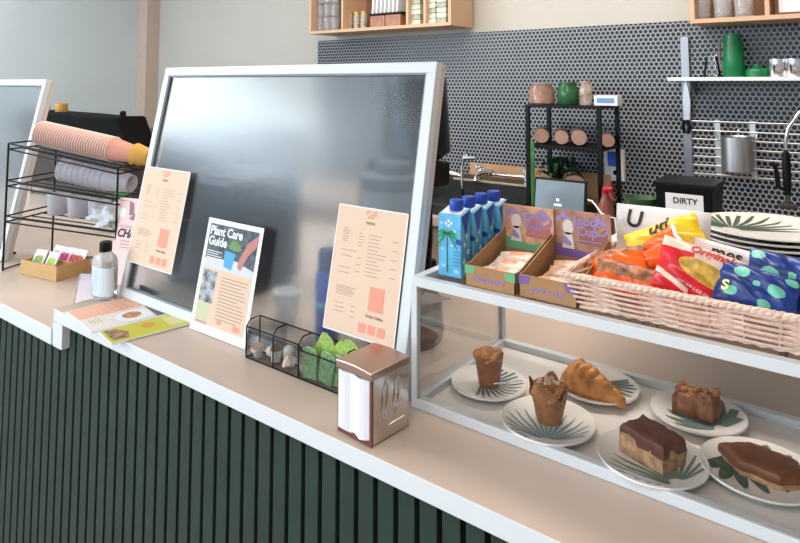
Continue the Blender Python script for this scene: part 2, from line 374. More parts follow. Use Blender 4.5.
brochure('coral brochure lying on the bar, leftmost of the three', (-1.655, .905), .105, .17, -.12, 1.0505, mat('cover_coral', (.82, .45, .33), .6), d1)
brochure('white brochure with plate picture between the coral and yellow ones', (-1.56, .90), .105, .19, -.2, 1.0508, mat('cover_white', (.78, .73, .70), .6), d2)
brochure('yellow-green brochure lying nearest the plant care flyer', (-1.452, .893), .10, .19, -.2, 1.0512, mat('cover_yellow', (.58, .56, .06), .6), d3)

# pink poster behind the hand sanitiser
t = MB().box(0, .15, 0, .27, -.001, 0).build('poster_card', mat('pink_card', (.84, .62, .60), .6)); t.location = (-2.03, 1.14, 1.003); t.rotation_euler = FACE(.12, .25)
p0 = AT(112, 240, 1.10); t.location = (p0.x-.015, 1.10, 1.003)
tag(t, 'pink poster card standing behind the hand sanitiser bottle', 'poster')
text('heading', 'CHAR', .036, mat('deep_ink', (.05, .03, .06), .6), t, .012, .158, align='LEFT', bold=.03, shear=.25)
m = MB(); m.add([(.055, .205, .0005), (.10, .195, .0005), (.13, .21, .0005), (.11, .225, .0005), (.075, .222, .0005)], [(0, 1, 2, 3, 4)]); m.add([(.055, .215, .0005), (.075, .22, .0005), (.07, .255, .0005), (.05, .262, .0005)], [(0, 1, 2, 3)])
m.build('picture', mat('print_plum', (.35, .17, .20), .6), t)
MB().lathe([(0, .0006), (.016, .0006)], 20, (.025, .222, 0), caps=False).build('badge', white_p, t)
m = MB(); lines(m, .02, .1, .175, .185, 2, .0016); lines(m, .03, .09, .11, .14, 3, .002); lines(m, .01, .05, .258, .262, 1, .002); m.build('printed_text', ink, t)

# clear leaflet holder, leaning beside the sanitiser
t = thing('leaflet_holder', 'clear acrylic leaflet holder leaning left of the hand sanitiser bottle', 'holder', (-1.81, .885, 1.001), (0, 0, .35))
acr = thin_glass('acrylic', (.80, .74, .76), 1.1, .05, .12)
lean = math.radians(14)
Mx = Matrix.Rotation(-lean, 4, 'X')
MB().box(0, .10, 0, .003, 0, .115, 0, Mx).build('back_plate', acr, t)
MB().box(0, .10, -.03, 0, 0, .003).build('foot', acr, t)

# hand sanitiser
t = thing('sanitiser_bottle', 'clear hand sanitiser bottle with black cap and white label', 'bottle', (-1.762+.045, .955, 1.0505))
t.location = ONZ(104, 297, 1.0505)
gel = mat('clear_gel', (.80, .86, .87), .12, trans=.8, ior=1.2)
MB().lathe([(.042, 0), (.047, .004), (.047, .098), (.042, .112), (.026, .122), (.0135, .127), (.0135, .132)], 32, squash=.6).build('body', gel, t, True)
m = MB()
for a0, a1 in ((-PI, 0),):
    N = 20; vv = []
    for k in range(N+1):
        a = a0+(a1-a0)*k/N
        for z in (.012, .088): vv.append((.0475*math.cos(a), .0475*.6*math.sin(a), z))
    m.add(vv, [(2*k, 2*k+2, 2*k+3, 2*k+1) for k in range(N)])
lb = m.build('label', mat('sanitiser_label', (.66, .75, .82), .5), t, True)
m = MB()
for i in range(9):
    for s in range(3):
        a = -PI*.80+s*.42+.05*(i % 2); a2 = a+.36; z = .076-i*.0065
        m.add([(.0482*math.cos(q_), .0482*.6*math.sin(q_), z+dz) for q_, dz in ((a, 0), (a2, 0), (a2, .002), (a, .002))], [(0, 1, 2, 3)])
m.build('printed_text', mat('pale_blue_ink', (.42, .5, .62), .6), lb)
MB().lathe([(.0165, .126), (.0165, .150), (.013, .153), (.0, .1535)], 20).build('cap', black_m, t, True)

# tea box
lw = wood('pale_bamboo', (.55, .33, .13), (.64, .41, .18), .5, (3, 25, 25))
c0 = ONZ(20, 274, 1.0); c1 = ONZ(56, 282, 1.0); c2 = ONZ(84, 273, 1.0)
ang = math.atan2(c1.y-c0.y, c1.x-c0.x)
t = thing('tea_box', 'open bamboo box of tea sachets on the lower countertop', 'box', (c0.x, c0.y, 1.0005), (0, 0, ang))
Wb, Db, Hb = (c1-c0).length, .125, .047
m = MB(); m.box(0, Wb, 0, .006, 0, Hb).box(0, Wb, Db-.006, Db, 0, Hb).box(0, .006, .006, Db-.006, 0, Hb).box(Wb-.006, Wb, .006, Db-.006, 0, Hb).box(.006, Wb-.006, .006, Db-.006, 0, .004)
m.build('body', lw, t, bevel=.001)
MB().box(.006, Wb-.006, Db*.5, Db*.5+.004, .004, Hb-.003).build('divider', lw, t)
MW = t.matrix_basis.copy(); MW = Matrix.Translation(t.location) @ Matrix.Rotation(ang, 4, 'Z')
tc_ = [(.04, .018, (.30, .42, .08), 'green-flowered tea sachet in the front row'), (.105, .018, (.42, .60, .05), 'lime green tea sachet in the front row of the tea box'), (.035, .082, (.75, .40, .12), 'orange tea sachet at the back left of the tea box'), (.085, .082, (.62, .04, .25), 'magenta tea sachet in the back row of the tea box'), (.13, .082, (.78, .08, .12), 'red tea sachet in the back row of the tea box'), (.178, .082, (.55, .10, .06), 'dark red tea sachet at the back right of the tea box')]
for i, (x, y, c, lb) in enumerate(tc_):
    sx = min(x, Wb-.03)
    M_ = MW @ Matrix.Translation((sx, y+.004, .008))
    o = MB().box(-.025, .025, 0, .072, -.002, .002).build('tea_sachet', white_p, bevel=.001); o.location = M_.translation; o.rotation_euler = (PI/2-.5, 0, ang+.15-.1*(i % 3)); tag(o, lb, 'tea sachet', 'tea sachets in the bamboo box')
    MB().rect(-.018, .018, .024, .050, .0024).build('colour_patch', mat('tea_%d' % i, c, .6, noise=.4, nscale=120), o)
    m = MB(); lines(m, -.014, .014, .045, .055, 2, .002, z=.0024); m.build('printed_text', ink, o)

# ---------------------------------------------------------------- cup rack
L0 = Vector((AT(6, 200, .955).x, .955, 1.0)); N0 = Vector((AT(117, 200, 1.12).x, 1.12, 1.0)); XA = math.atan2(N0.y-L0.y, N0.x-L0.x)
xd = Vector((math.cos(XA), math.sin(XA), 0)); yd = Vector((-math.sin(XA), math.cos(XA), 0))
def along(u, L):   # length along xd until the sight line u
    r = _ray(u, 200); a = r.x; b = r.y
    return (L.y*a-L.x*b)/(xd.x*b-xd.y*a)
LX = (N0-L0).length; LY = .21
print('RACK', LX, LY)
t = thing('cup_rack', 'black wire three-tier rack of cups and lids at the left', 'rack', tuple(L0+Vector((0, 0, .001))), (0, 0, XA))
zc = lambda u, v: AT(u, v, L0.y).z - 1.0
zt = [zc(4, 216), zc(4, 180), zc(4, 143)]
ze = [AT(117, v_, N0.y).z-1.0 for v_ in (232, 199, 168)]
zt = [max(zt[0], .13)]+zt[1:]
print('tiers', zt)
tilt = -.10
wr = .0028
for nm, (x, y) in zip(range(4), ((0, 0), (LX, 0), (LX, LY), (0, LY))):
    MB().tube([(x, y, 0), (x, y, ze[2] if x else zt[2])], .0036, 6).build('post', blackmetal, t)
for z, zn in zip(zt, ze):
    m = MB(); zz = lambda x: z + (zn-z)*x/LX
    for zo in (0, -.02):
        m.tube([(0, 0, z+zo), (LX, 0, zz(LX)+zo)], wr, 6).tube([(0, LY, z+zo), (LX, LY, zz(LX)+zo)], wr, 6)
        m.tube([(0, 0, z+zo), (0, LY, z+zo)], wr, 6).tube([(LX, 0, zz(LX)+zo), (LX, LY, zz(LX)+zo)], wr, 6)
    for k in (1, 2, 3): m.tube([(0, LY*k/4, z-.02), (LX, LY*k/4, zz(LX)-.02)], wr*.8, 6)
    m.build('tier', blackmetal, t)
m = MB(); m.tube([(0, 0, .004), (0, LY, .004)], wr, 6).tube([(LX, 0, .004), (LX, LY, .004)], wr, 6).tube([(0, LY, .004), (LX, LY, .004)], wr, 6); m.build('base_frame', blackmetal, t)
RM = Matrix.Translation(L0) @ Matrix.Rotation(XA, 4, 'Z')
# striped cups lying nested in the top tier
cupw = mat('cup_white', (.82, .80, .78), .5)
def cupmesh(striped=True):
    m = MB(); m.lathe([(.028, 0), (.040, .088), (.0415, .089), (.0415, .0925), (.039, .0925), (.027, .003), (0, .003)], 24, mi=0)
    return m
pinks = mat('cup_pink_sleeve', (.66, .30, .22), .6)
cb = thing('paper_cup', 'peach paper cup nested in the long stack lying on the cup rack', 'cup', group='peach paper cups nested on the top tier')
cupmesh().build('body', pinks, cb, True)
MB().lathe([(.0425, .0905), (.0445, .0925), (.0425, .0945), (.0405, .0925), (.0425, .0905)], 24, caps=False).build('rim', cupw, cb, True)
pa = RM @ Vector((LX*.97, .10, ze[2]+.034)); pb = RM @ Vector((.045, .10, zt[2]+.030))
axis = (pb-pa).normalized(); q = axis.to_track_quat('Z', 'Y').to_euler()
span = (pb-pa).length-.09; NC = 30
for i in range(NC):
    loc = pa+axis*(span*i/(NC-1))
    o = cb if i == 0 else copy_tree(cb)
    o.location = loc; o.rotation_euler = q
# orange cup at the bottom end
oc = MB().lathe([(.0, -.003), (.026, -.003), (.028, 0), (.0385, .055), (.0385, .058)], 24, caps=False).build('paper_cup', mat('cup_orange', (.62, .33, .06), .55), smooth=True); oc.location = pa-axis*.058; oc.rotation_euler = q
tag(oc, 'orange cup closing the right end of the lying cup stack', 'cup')
# clear plastic cups in the middle tier
lp = mat('clear_plastic_lid', (.74, .74, .80), .22, trans=.55, ior=1.2)
pc = MB().lathe([(.03, 0), (.042, .1), (.045, .102), (.042, .104), (.028, .004), (0, .004)], 24).build('plastic_cup', lp, smooth=True)
tag(pc, 'clear plastic cup nested in the stack lying on the middle tier', 'cup', 'clear plastic cups on the middle tier')
pa2 = RM @ Vector((LX*.93, .11, ze[1]+.031)); pb2 = RM @ Vector((.14, .11, zt[1]+.031)); ax2 = (pb2-pa2).normalized(); q2 = ax2.to_track_quat('Z', 'Y').to_euler()
for i in range(9):
    o = pc if i == 0 else copy_tree(pc); o.location = pa2+ax2*((pb2-pa2).length-.1)*i/8; o.rotation_euler = q2
# white bag of lids on the low tier
def blob(name, label, cat, mt, loc, sx, sy, sz, seed, amp=.12, n=18, rot=(0, 0, 0), power=1.0, flat=True):
    rnd = random.Random(seed); ph_ = [(rnd.uniform(1.5, 4), rnd.uniform(0, 6), rnd.uniform(1, 4)) for _ in range(5)]
    m = MB(); vv = []; ff = []
    for i in range(n+1):
        th = PI*i/n
        for k in range(2*n):
            a = PI*k/n; x, y, z = math.sin(th)*math.cos(a), math.sin(th)*math.sin(a), math.cos(th)
            s = 1+amp*sum(math.sin(f*x*2+p+g*y)*math.cos(g*z*2+p) for f, p, g in ph_)/2.5
            zz_ = z*s
            if flat: zz_ = max(zz_, -.62)
            vv.append((x*s*sx, y*s*sy, (zz_+(.62 if flat else 1))*sz))
    for i in range(n):
        for k in range(2*n): ff.append((i*2*n+k, i*2*n+(k+1) % (2*n), (i+1)*2*n+(k+1) % (2*n), (i+1)*2*n+k))
    m.add(vv, ff); o = m.build(name, mt, smooth=True); o.location = loc; o.rotation_euler = rot
    if label: tag(o, label, cat)
    return o
pl = RM @ Vector((LX*.74, .12, zt[0]+(ze[0]-zt[0])*.74-.016))
lid_bag = blob('lid_bag', 'crumpled white bag lying on the lowest tier of the cup rack', 'bag', mat('white_cloth', (.66, .69, .73), .6, bump=.3), pl, .10, .06, .043, 5, .28)
pl = RM @ Vector((LX*.36, .13, zt[0]-.0-.02))
for k in range(3):
    o = MB().lathe([(.034, 0), (.040, .07), (.043, .072), (.04, .075), (.032, .004), (0, .004)], 20).build('plastic_tumbler', lp, smooth=True); o.location = RM @ Vector((LX*(.13+.2*k), .17, zt[0]+(ze[0]-zt[0])*(.2+.17*k)-.0165))
    tag(o, ['left clear tumbler on the lowest tier of the cup rack', 'middle clear tumbler on the lowest tier of the cup rack', 'right clear tumbler on the lowest tier beside the white bag'][k], 'tumbler', 'clear tumblers on the lowest tier')

# espresso machine behind the rack
t = thing('espresso_machine', 'black and steel espresso machine behind the cup rack', 'coffee machine', (-3.42, 1.42, 1.0))
x0, x1 = AT(33, 130, 1.70).x, AT(134, 130, 1.70).x; zt1 = AT(60, 112, 1.70).z-1.0; zt2 = AT(125, 124, 1.70).z-1.0
t.location = (x0-.08, 1.66, 1.0005); Wm = x1-x0+.08
print('espresso', x0, x1, zt1, zt2)
# side profile of upper body, extruded in depth
hi, lo = zt1, zt1-.02
up_m = mat('gloss_black', (.002, .002, .0025), .75, spec=.15)
MB().prism([(0, hi), (Wm*.60, hi-.005), (Wm*.80, zt2+.03), (Wm*.92, zt2+.035), (Wm, hi-.14), (Wm-.01, hi-.17), (Wm*.85, hi-.19), (.04, hi-.15), (0, hi-.1)], -.16, .0, 0, Matrix(((1, 0, 0, 0), (0, 0, -1, .0), (0, 1, 0, 0), (0, 0, 0, 1)))).build('top_housing', up_m, t, bevel=.012)
MB().box(.03, Wm*.97, .02, .15, .05, hi-.16).build('body', mat('machine_side', (.05, .042, .04), .4, noise=.2, nscale=8), t, bevel=.006)
for i, x in enumerate((.1, Wm*.72)):
    MB().lathe([(.018, 0), (.018, .012), (.012, .014), (.012, .06), (.016, .062)], 16, (x, .03, 0)).build('foot', chrome, t, True)
MB().tube([(Wm*.88, .0, hi-.19+.02), (Wm*.93, -.05, hi-.17), (Wm*1.02, -.11, hi-.165)], [.012, .012, .011], 10).build('portafilter_handle', black_m, t, True)
MB().lathe([(0, -.016), (.014, -.01), (.016, 0), (.014, .01), (0, .016)], 14, (Wm*.91, .04, zt2+.05)).build('steam_knob', black_m, t, True)
zc_ = t.location.z+hi
for nm, u, rr, hh, mt, lab in (('espresso_cup', 61.5, .033, .05, mat('cup_amber', (.66, .36, .08), .4, noise=.1), 'amber cup on top of the espresso machine'), ('milk_jug', 46, .022, .06, mat('jug_pink', (.60, .42, .40), .4), 'small pinkish jug on the espresso machine beside the amber cup')):
    o = MB().lathe([(rr*.9, 0), (rr, .004), (rr, hh), (rr*.9, hh), (rr*.85, .005), (0, .005)], 22).build(nm, mt, smooth=True); p = AT(u, 110, 1.74); o.location = (p.x, 1.74, zc_-.004); tag(o, lab, 'cup' if 'cup' in nm else 'jug')
# green bottle peeping out beyond the rack
p = AT(122, 186, 1.5)
o = MB().lathe([(.035, 0), (.037, .01), (.037, .12), (.03, .15), (.014, .165), (.014, .185), (0, .186)], 20).build('green_bottle', mat('bottle_green', (.03, .20, .05), .35), smooth=True); o.location = (p.x+.01, 1.5, 1.0005); o.scale = (1, 1, (p.z-1.0+.02)/.186)
tag(o, 'green bottle behind the pink poster card', 'bottle')

# ---------------------------------------------------------------- wire mesh caddy on the bar
X0, X1, YF, YB, HZ = -1.128, -.840, .936, .974, .078
t = thing('wire_caddy', 'black mesh three-section caddy holding creamers and green packets', 'caddy', (X0, YF, 1.0505))
Wc, Dc = X1-X0, YB-YF; div = [Wc*.30, Wc*.565]
m = MB(); r_ = .0016
for x in (0, Wc): m.tube([(x, 0, 0), (x, 0, HZ-.012), (x, .012, HZ), (x, Dc, HZ), (x, Dc, 0)], r_, 6)
m.tube([(0, 0, HZ-.012), (Wc*.565, 0, HZ-.012), (Wc*.60, 0, HZ-.022), (Wc, 0, HZ-.022)], r_, 6).tube([(0, Dc, HZ), (Wc, Dc, HZ)], r_, 6).tube([(0, 0, 0.001), (Wc, 0, 0.001)], r_, 6).tube([(0, Dc, 0.001), (Wc, Dc, 0.001)], r_, 6)
m.tube([(0, 0, 0.001), (0, Dc, 0.001)], r_, 6).tube([(Wc, 0, .001), (Wc, Dc, .001)], r_, 6)
for x in div: m.tube([(x, 0, 0), (x, 0, HZ-.012), (x, .012, HZ), (x, Dc, HZ)], r_, 6)
m.build('wire_frame', blackmetal, t)
mesh_m = bpy.data.materials.new('wire_mesh'); mesh_m.use_nodes = True; nt = mesh_m.node_tree; bs = nt.nodes['Principled BSDF']; bs.inputs['Base Color'].default_value = (.02, .015, .015, 1); bs.inputs['Roughness'].default_value = .5
tcn = nt.nodes.new('ShaderNodeTexCoord'); sp = nt.nodes.new('ShaderNodeSeparateXYZ'); nt.links.new(tcn.outputs['Object'], sp.inputs[0])
outs = []
for s, (a, bq) in enumerate(((0, 2), (1, 2))):
    pass
def mnode(op, a, b_=None):
    n = nt.nodes.new('ShaderNodeMath'); n.operation = op
    for i, x in enumerate((a, b_)):
        if x is None: continue
        if isinstance(x, (int, float)): n.inputs[i].default_value = x
        else: nt.links.new(x, n.inputs[i])
    return n.outputs[0]
g1 = mnode('LESS_THAN', mnode('FRACT', mnode('MULTIPLY', mnode('ADD', mnode('ADD', sp.outputs[0], sp.outputs[1]), mnode('MULTIPLY', sp.outputs[2], 1.0)), 420)), .17)
g2 = mnode('LESS_THAN', mnode('FRACT', mnode('MULTIPLY', mnode('SUBTRACT', mnode('ADD', sp.outputs[0], sp.outputs[1]), mnode('MULTIPLY', sp.outputs[2], 1.0)), 420)), .17)
nt.links.new(mnode('MAXIMUM', g1, g2), bs.inputs['Alpha'])
m = MB(); m.rect(0, Wc*.575, 0, HZ-.012, 0, 0, Matrix.Rotation(PI/2, 4, 'X')).rect(Wc*.575, Wc, 0, HZ-.022, 0, 0, Matrix.Rotation(PI/2, 4, 'X'))
m.rect(0, Wc, 0, HZ, 0, 0, Matrix.Translation((0, Dc, 0)) @ Matrix.Rotation(PI/2, 4, 'X')); m.rect(0, Wc, 0, Dc, .001)
for x in [0]+div+[Wc]: m.add([(x, 0, 0), (x, Dc, 0), (x, Dc, HZ-.002), (x, 0, HZ-.012)], [(0, 1, 2, 3)])
m.build('mesh_panels', mesh_m, t)
cm = mat('creamer_white', (.88, .86, .83), .5); ct_ = mat('creamer_lid', (.60, .42, .28), .5)
cr = thing('creamer_pot', 'x', 'creamer', group='creamer pots in the mesh caddy')
MB().lathe([(.0095, 0), (.0125, .018), (.0145, .019), (.0145, .021), (0, .0212)], 16).build('pot', cm, cr, True)
MB().lathe([(.0143, .0213), (.0143, .0218), (0, .022)], 16).build('lid', ct_, cr, True)
for i, (x, z, rx, ry, lab) in enumerate([(.022, .003, .3, .1, 'creamer pot standing at the left corner of the mesh caddy'), (.05, .016, 1.2, .6, 'creamer pot tipped on its side in the left section'), (.078, .003, .1, .2, 'creamer pot at the right of the left section'), (.108, .018, 1.4, -.5, 'creamer pot lying at the left of the middle section'), (.135, .017, 1.0, .9, 'creamer pot tipped in the centre of the middle section'), (.160, .004, .2, 0, 'creamer pot standing at the right of the middle section')]):
    o = cr if i == 0 else copy_tree(cr); o.location = (X0+x, YF+.016+.006*(i % 2), 1.0505+z+.002); o.rotation_euler = (rx, ry, i*1.3); o['label'] = lab
gp = mat('green_packet', (.20, .36, .17), .5, noise=.35, nscale=160); gp2 = mat('lime_packet', (.30, .46, .09), .5, noise=.25, nscale=160)
labs = ['pale green sugar packet at the front left of the caddy pocket', 'pale green sugar packet leaning right at the caddy front', 'pale green sugar packet at the front right of the caddy pocket', 'lime sugar packet sticking up at the back left', 'lime sugar packet fanned out at the back middle', 'lime sugar packet fanned out at the back right']
for i in range(6):
    back = i >= 3; w = .040; h = .060
    o = MB().prism([(-w/2, 0), (w/2, 0), (w/2, h-.006), (w/2-.009, h), (-w/2+.009, h), (-w/2, h-.006)], -.0015, .0015).build('sugar_packet', gp2 if back else gp, bevel=.001)
    o.location = (X0+Wc*.575+.024+(i % 3)*.036, YF+(.028 if back else .006+.004*(i % 3)), 1.0525+(.03 if back else .002)); o.rotation_euler = (PI/2-.08, (-.08, .16, -.05, .5, .75, .35)[i], 0)
    tag(o, labs[i], 'sugar packet', 'green sugar packets in the caddy')

# ---------------------------------------------------------------- napkin dispenser
A = ONZ(338, 430, 1.05); B = ONZ(373, 448, 1.05); C = ONZ(412, 427, 1.05)
ang = math.atan2(B.y-A.y, B.x-A.x); Wn = (B-A).length; Dn = (C-B).length*1.0; Hn = .118
t = thing('napkin_dispenser', 'chrome napkin dispenser full of white napkins at the bar edge', 'dispenser', (A.x, A.y, 1.0505), (0, 0, ang-.03))
print('napkin', Wn, Dn)
ncol = mat('dispenser_metal', (.66, .63, .61), .13, 1, noise=.03, nscale=14)
m = MB(); m.box(0, .003, .002, Dn, 0, Hn).box(Wn-.003, Wn, .002, Dn, 0, Hn).box(0, Wn, Dn-.003, Dn, 0, Hn).box(0, Wn, 0, Dn, 0, .004)
m.build('body', ncol, t, bevel=.001)
N = 10; poly = [(-.003, Hn-.012), (Wn+.003, Hn-.012)]+[(Wn+.003-(Wn+.006)*k/N, Hn+.0025*math.sin(PI*(k/N))+.001) for k in range(N+1)]
MB().prism(poly, .0, Dn+.004, 0, Matrix(((1, 0, 0, 0), (0, 0, 1, -.004), (0, 1, 0, 0), (0, 0, 0, 1)))).build('lid', mat('dispenser_top_reflection', (.42, .31, .26), .22, .9), t, bevel=.002)  # brownish reflection on the metal lid put into its colour
fr = mat('rust_brown_edge', (.16, .05, .035), .45)
m = MB(); m.box(.0, .0045, -.001, .003, 0, Hn-.012).box(Wn-.0045, Wn, -.001, .003, 0, Hn-.012).box(.0045, Wn-.0045, -.001, .003, 0, .014)
m.build('front_frame', fr, t)
m = MB(); vv = []; NX = 8; ff = []
for k in range(NX+1):
    x = .005+(Wn-.010)*k/NX; y = -.004-.003*math.sin(k*1.3); zb = .007+.004*abs(math.sin(k*.9+.6))
    vv += [(x, y, zb), (x, y, Hn-.013)]
ff = [(2*k, 2*k+2, 2*k+3, 2*k+1) for k in range(NX)]
m.add(vv, ff); m.box(.005, Wn-.005, -.0005, Dn-.006, .008, Hn-.014)
m.build('napkins', mat('napkin_white', (.80, .82, .86), .8), t)
m = MB()   # embossed loops on the side
for yy in (.30, .62):
    m.tube([(Wn+.0005, Dn*yy, .085), (Wn+.0005, Dn*(yy-.05), .05), (Wn+.0005, Dn*yy, .036), (Wn+.0005, Dn*(yy+.08), .05), (Wn+.0005, Dn*(yy+.12), .085), (Wn+.0005, Dn*(yy+.06), .095)], .0022, 6, closed=True)
m.tube([(Wn+.0005, Dn*.42, .022), (Wn+.0005, Dn*.85, .022)], .0016, 6)
m.build('embossing', ncol, t, True)

# ---------------------------------------------------------------- things behind the glass
p = ONZ(324, 327, 1.0505)
t = thing('spray_can', 'blue spray can standing behind the large glass screen', 'spray can', (-1.06, 1.12, 1.0505))
blue_m = mat('can_blue', (.01, .05, .38), .35); 
MB().lathe([(.026, 0), (.0275, .003), (.0275, .145), (.024, .155)], 24).build('body', blue_m, t, True)
MB().lathe([(.0277, .075), (.0277, .088)], 24, caps=False).build('label_band', mat('can_band', (.05, .35, .40), .4), t, True)
MB().lathe([(.022, .155), (.0225, .19), (.019, .205), (0, .207)], 24).build('cap', mat('can_cap', (.012, .02, .14), .4), t, True)
p = AT(287, 330, 1.13)
o = MB().lathe([(.024, 0), (.036, .075), (.038, .077), (.036, .079), (.023, .004), (0, .004)], 24).build('white_cup', cupw, smooth=True); o.location = (p.x, 1.13, 1.0505); tag(o, 'white cup standing behind the glass beside the blue spray can', 'cup')
bx = AT(395, 200, 1.235).x
t = thing('blender', 'dark grey blender behind the right side of the glass screen', 'blender', (bx, 1.235, 1.0505))
gb = mat('blender_base', (.08, .085, .095), .4)
MB().lathe([(.088, 0), (.095, .02), (.090, .09), (.07, .12), (.06, .13)], 32, (.03, 0, 0), squash=.9).build('base', gb, t, True)
MB().lathe([(.055, .131), (.06, .15), (.078, .35), (.078, .352)], 28, caps=False).build('jug', mat('jug_plastic', (.5, .5, .5), .2, trans=.6, ior=1.2), t, True)
MB().lathe([(.084, .345), (.086, .352), (.084, .375), (.05, .38), (.045, .405), (0, .407)], 28).build('lid', mat('blender_lid', (.05, .06, .07), .5), t, True)
hp = [(.072, -.01, .34), (.098, -.02, .345), (.112, -.025, .32), (.112, -.025, .24), (.104, -.02, .16), (.088, -.015, .13)]
MB().tube(hp, [.011, .012, .013, .013, .011, .008], 10).build('handle', black_m, t, True)
gx = AT(446, 120, 1.5).x
t = thing('coffee_grinder', 'tall black coffee grinder rising behind the right screen frame', 'grinder', (gx-.12, 1.5, 1.0505))
MB().box(-.16, .03, -.08, .09, 0, .08).box(-.15, .02, -.06, .08, .08, .30).box(-.12, .085, -.06, .08, .30, .37).build('body', black_m, t, bevel=.01)
MB().lathe([(.06, .37), (.10, .40), (.09, .60), (.088, .615), (0, .618)], 24, (.01, .01, 0)).build('hopper', mat('smoked_hopper', (.006, .006, .008), .3), t, True)
t = thing('bar_appliance', 'dark slate bar appliance blurred behind the left half of the large glass screen', 'appliance', (-1.755, 1.125, 1.0505))
MB().box(0, .34, 0, .26, .012, .33).build('housing', mat('slate_housing', (.022, .028, .045), .4), t, bevel=.02)
MB().box(.03, .31, -.006, .002, .04, .20).build('front_panel', mat('slate_panel', (.012, .015, .025), .3), t, bevel=.003)
for x in (.03, .31):
    for y in (.03, .23): MB().lathe([(.012, 0), (.014, .013)], 14, (x, y, 0)).build('foot', black_m, t)
# white folded paper beside the blender, seen through the case
m = MB(); a = AT(414, 306, 1.055); b_ = AT(426, 292, 1.075); c_ = AT(452, 299, 1.145); d_ = AT(430, 304, 1.07)
o = MB().add([tuple(a), tuple(b_), tuple(c_), tuple(d_)], [(0, 1, 2), (0, 2, 3)]).build('folded_paper', white_p); sm_ = o.modifiers.new('s', 'SOLIDIFY'); sm_.thickness = .0015
tag(o, 'white folded paper resting against the blender base left of the display case', 'paper')
# ---------------------------------------------------------------- display case
CX0, CX1, CY0, CY1, CZ0, CZ1 = -.716, .42, .984, 1.335, 1.0505, 1.286
t = thing('display_case', 'white-framed glass pastry display case on the bar', 'display case', (CX0, CY0, CZ0))
Wd, Dd, Hd = CX1-CX0, CY1-CY0, CZ1-CZ0; b = .017
m = MB()
for z in (0, Hd-b):
    m.box(0, Wd, 0, b, z, z+b).box(0, Wd, Dd-b, Dd, z, z+b).box(0, b, b, Dd-b, z, z+b).box(Wd-b, Wd, b, Dd-b, z, z+b)
m.build('frame', white_al, t, bevel=.001)
for x, y in ((0, 0), (0, Dd-.012), (Wd-.012, 0), (Wd-.012, Dd-.012)): MB().box(x, x+.012, y, y+.012, b, Hd-b).build('corner_post', white_al, t)
for nm, bxx in (('front_glass', (.012, Wd-.012, .004, .008, b, Hd-b)), ('side_glass', (.004, .008, .012, Dd-.012, b, Hd-b)), ('side_glass', (Wd-.008, Wd-.004, .012, Dd-.012, b, Hd-b)), ('top_glass', (b, Wd-b, b, Dd-b, Hd-.006, Hd-.001))):
    MB().box(*bxx).build(nm, case_glass, t)
MB().box(b, Wd-b, b, Dd-b, .0005, .004).build('floor_panel', mat('case_floor', (.80, .77, .74), .3), t)
PZ = CZ0+.0042

leaf_c = mat('leaf_print', (.10, .17, .14), .45); plate_m = mat('plate_glaze', (.84, .82, .79), .25, coat=.3)
def pz(r, R):   # plate surface height
    q = r/R
    return .006+.0*q if q < .55 else .006+.010*((q-.55)/.45)
def plate_parts(R, parent, leafang, pattern='palm', off=(0, 0), lc=None):
    lc = lc or leaf_c
    MB().lathe([(0, 0.0), (R*.5, 0), (R*.62, .002), (R, .0125), (R*1.01, .0145), (R, .0162), (R*.55, .006), (0, .0058)], 48).build('dish', plate_m, parent, True)
    m = MB(); cx, cy = off; n = 17 if pattern == 'palm' else 9
    for k in range(n):
        a = leafang+(k-(n-1)/2)*(.19 if pattern == 'palm' else .33); L = R*(1.25 if pattern == 'palm' else 1.15)*(.75+.25*math.cos((k-(n-1)/2)*.16)); wd = R*(.035 if pattern == 'palm' else .11)
        prev = None; S = 8
        for s in range(S+1):
            d = L*(.12+.88*s/S); ww = wd*math.sin(PI*min(.98, (s+.35)/(S+.6)))**.6
            px, py = cx+d*math.cos(a), cy+d*math.sin(a); nx, ny = -math.sin(a), math.cos(a)
            if math.hypot(px, py) > R*.93: break
            cur = [(px+nx*ww, py+ny*ww), (px-nx*ww, py-ny*ww)]
            if prev: 
                q4 = [prev[0], prev[1], cur[1], cur[0]]; m.add([(x, y, pz(math.hypot(x, y), R)+.0006) for x, y in q4], [(0, 1, 2, 3)])
            prev = cur
    m.build('leaf_print', lc, parent)
teal = mat('teal_leaf_print', (.20, .33, .36), .45); dark_leaf = mat('dark_leaf_print', (.07, .13, .10), .45)
PL = [((489, 383), .073, 'plate under the small brown muffin', .3, 'palm', dark_leaf, (-.02, .01)),
      ((548, 421), .079, 'plate under the muffin in tulip paper', 2.2, 'palm', teal, (.02, -.05)),
      ((598, 386), .075, 'plate under the croissant', -1.2, 'palm', dark_leaf, (0, .04)),
      ((698, 413), .078, 'plate under the crumbly caramel pastry', 2.4, 'monstera', mat('blue_leaf', (.10, .18, .17), .45), (.04, -.02)),
      ((652, 458), .081, 'plate under the tall chocolate-topped cake slice', 2.6, 'palm', mat('sage_leaf', (.16, .22, .17), .45), (.045, -.035)),
      ((760, 470), .083, 'plate under the wide flat chocolate slice', -.6, 'monstera', mat('moss_leaf', (.05, .11, .08), .45), (-.04, .03))]
pcs = []
for (uv, R, lab, la, pat, lc, off) in PL:
    p = ONZ(uv[0], uv[1], PZ+.012); p.z = PZ+.0002
    t = thing('plate', 'white leaf-printed '+lab, 'plate', p, group='plates of pastries in the display case'); plate_parts(R, t, la, pat, off, lc); pcs.append(p)
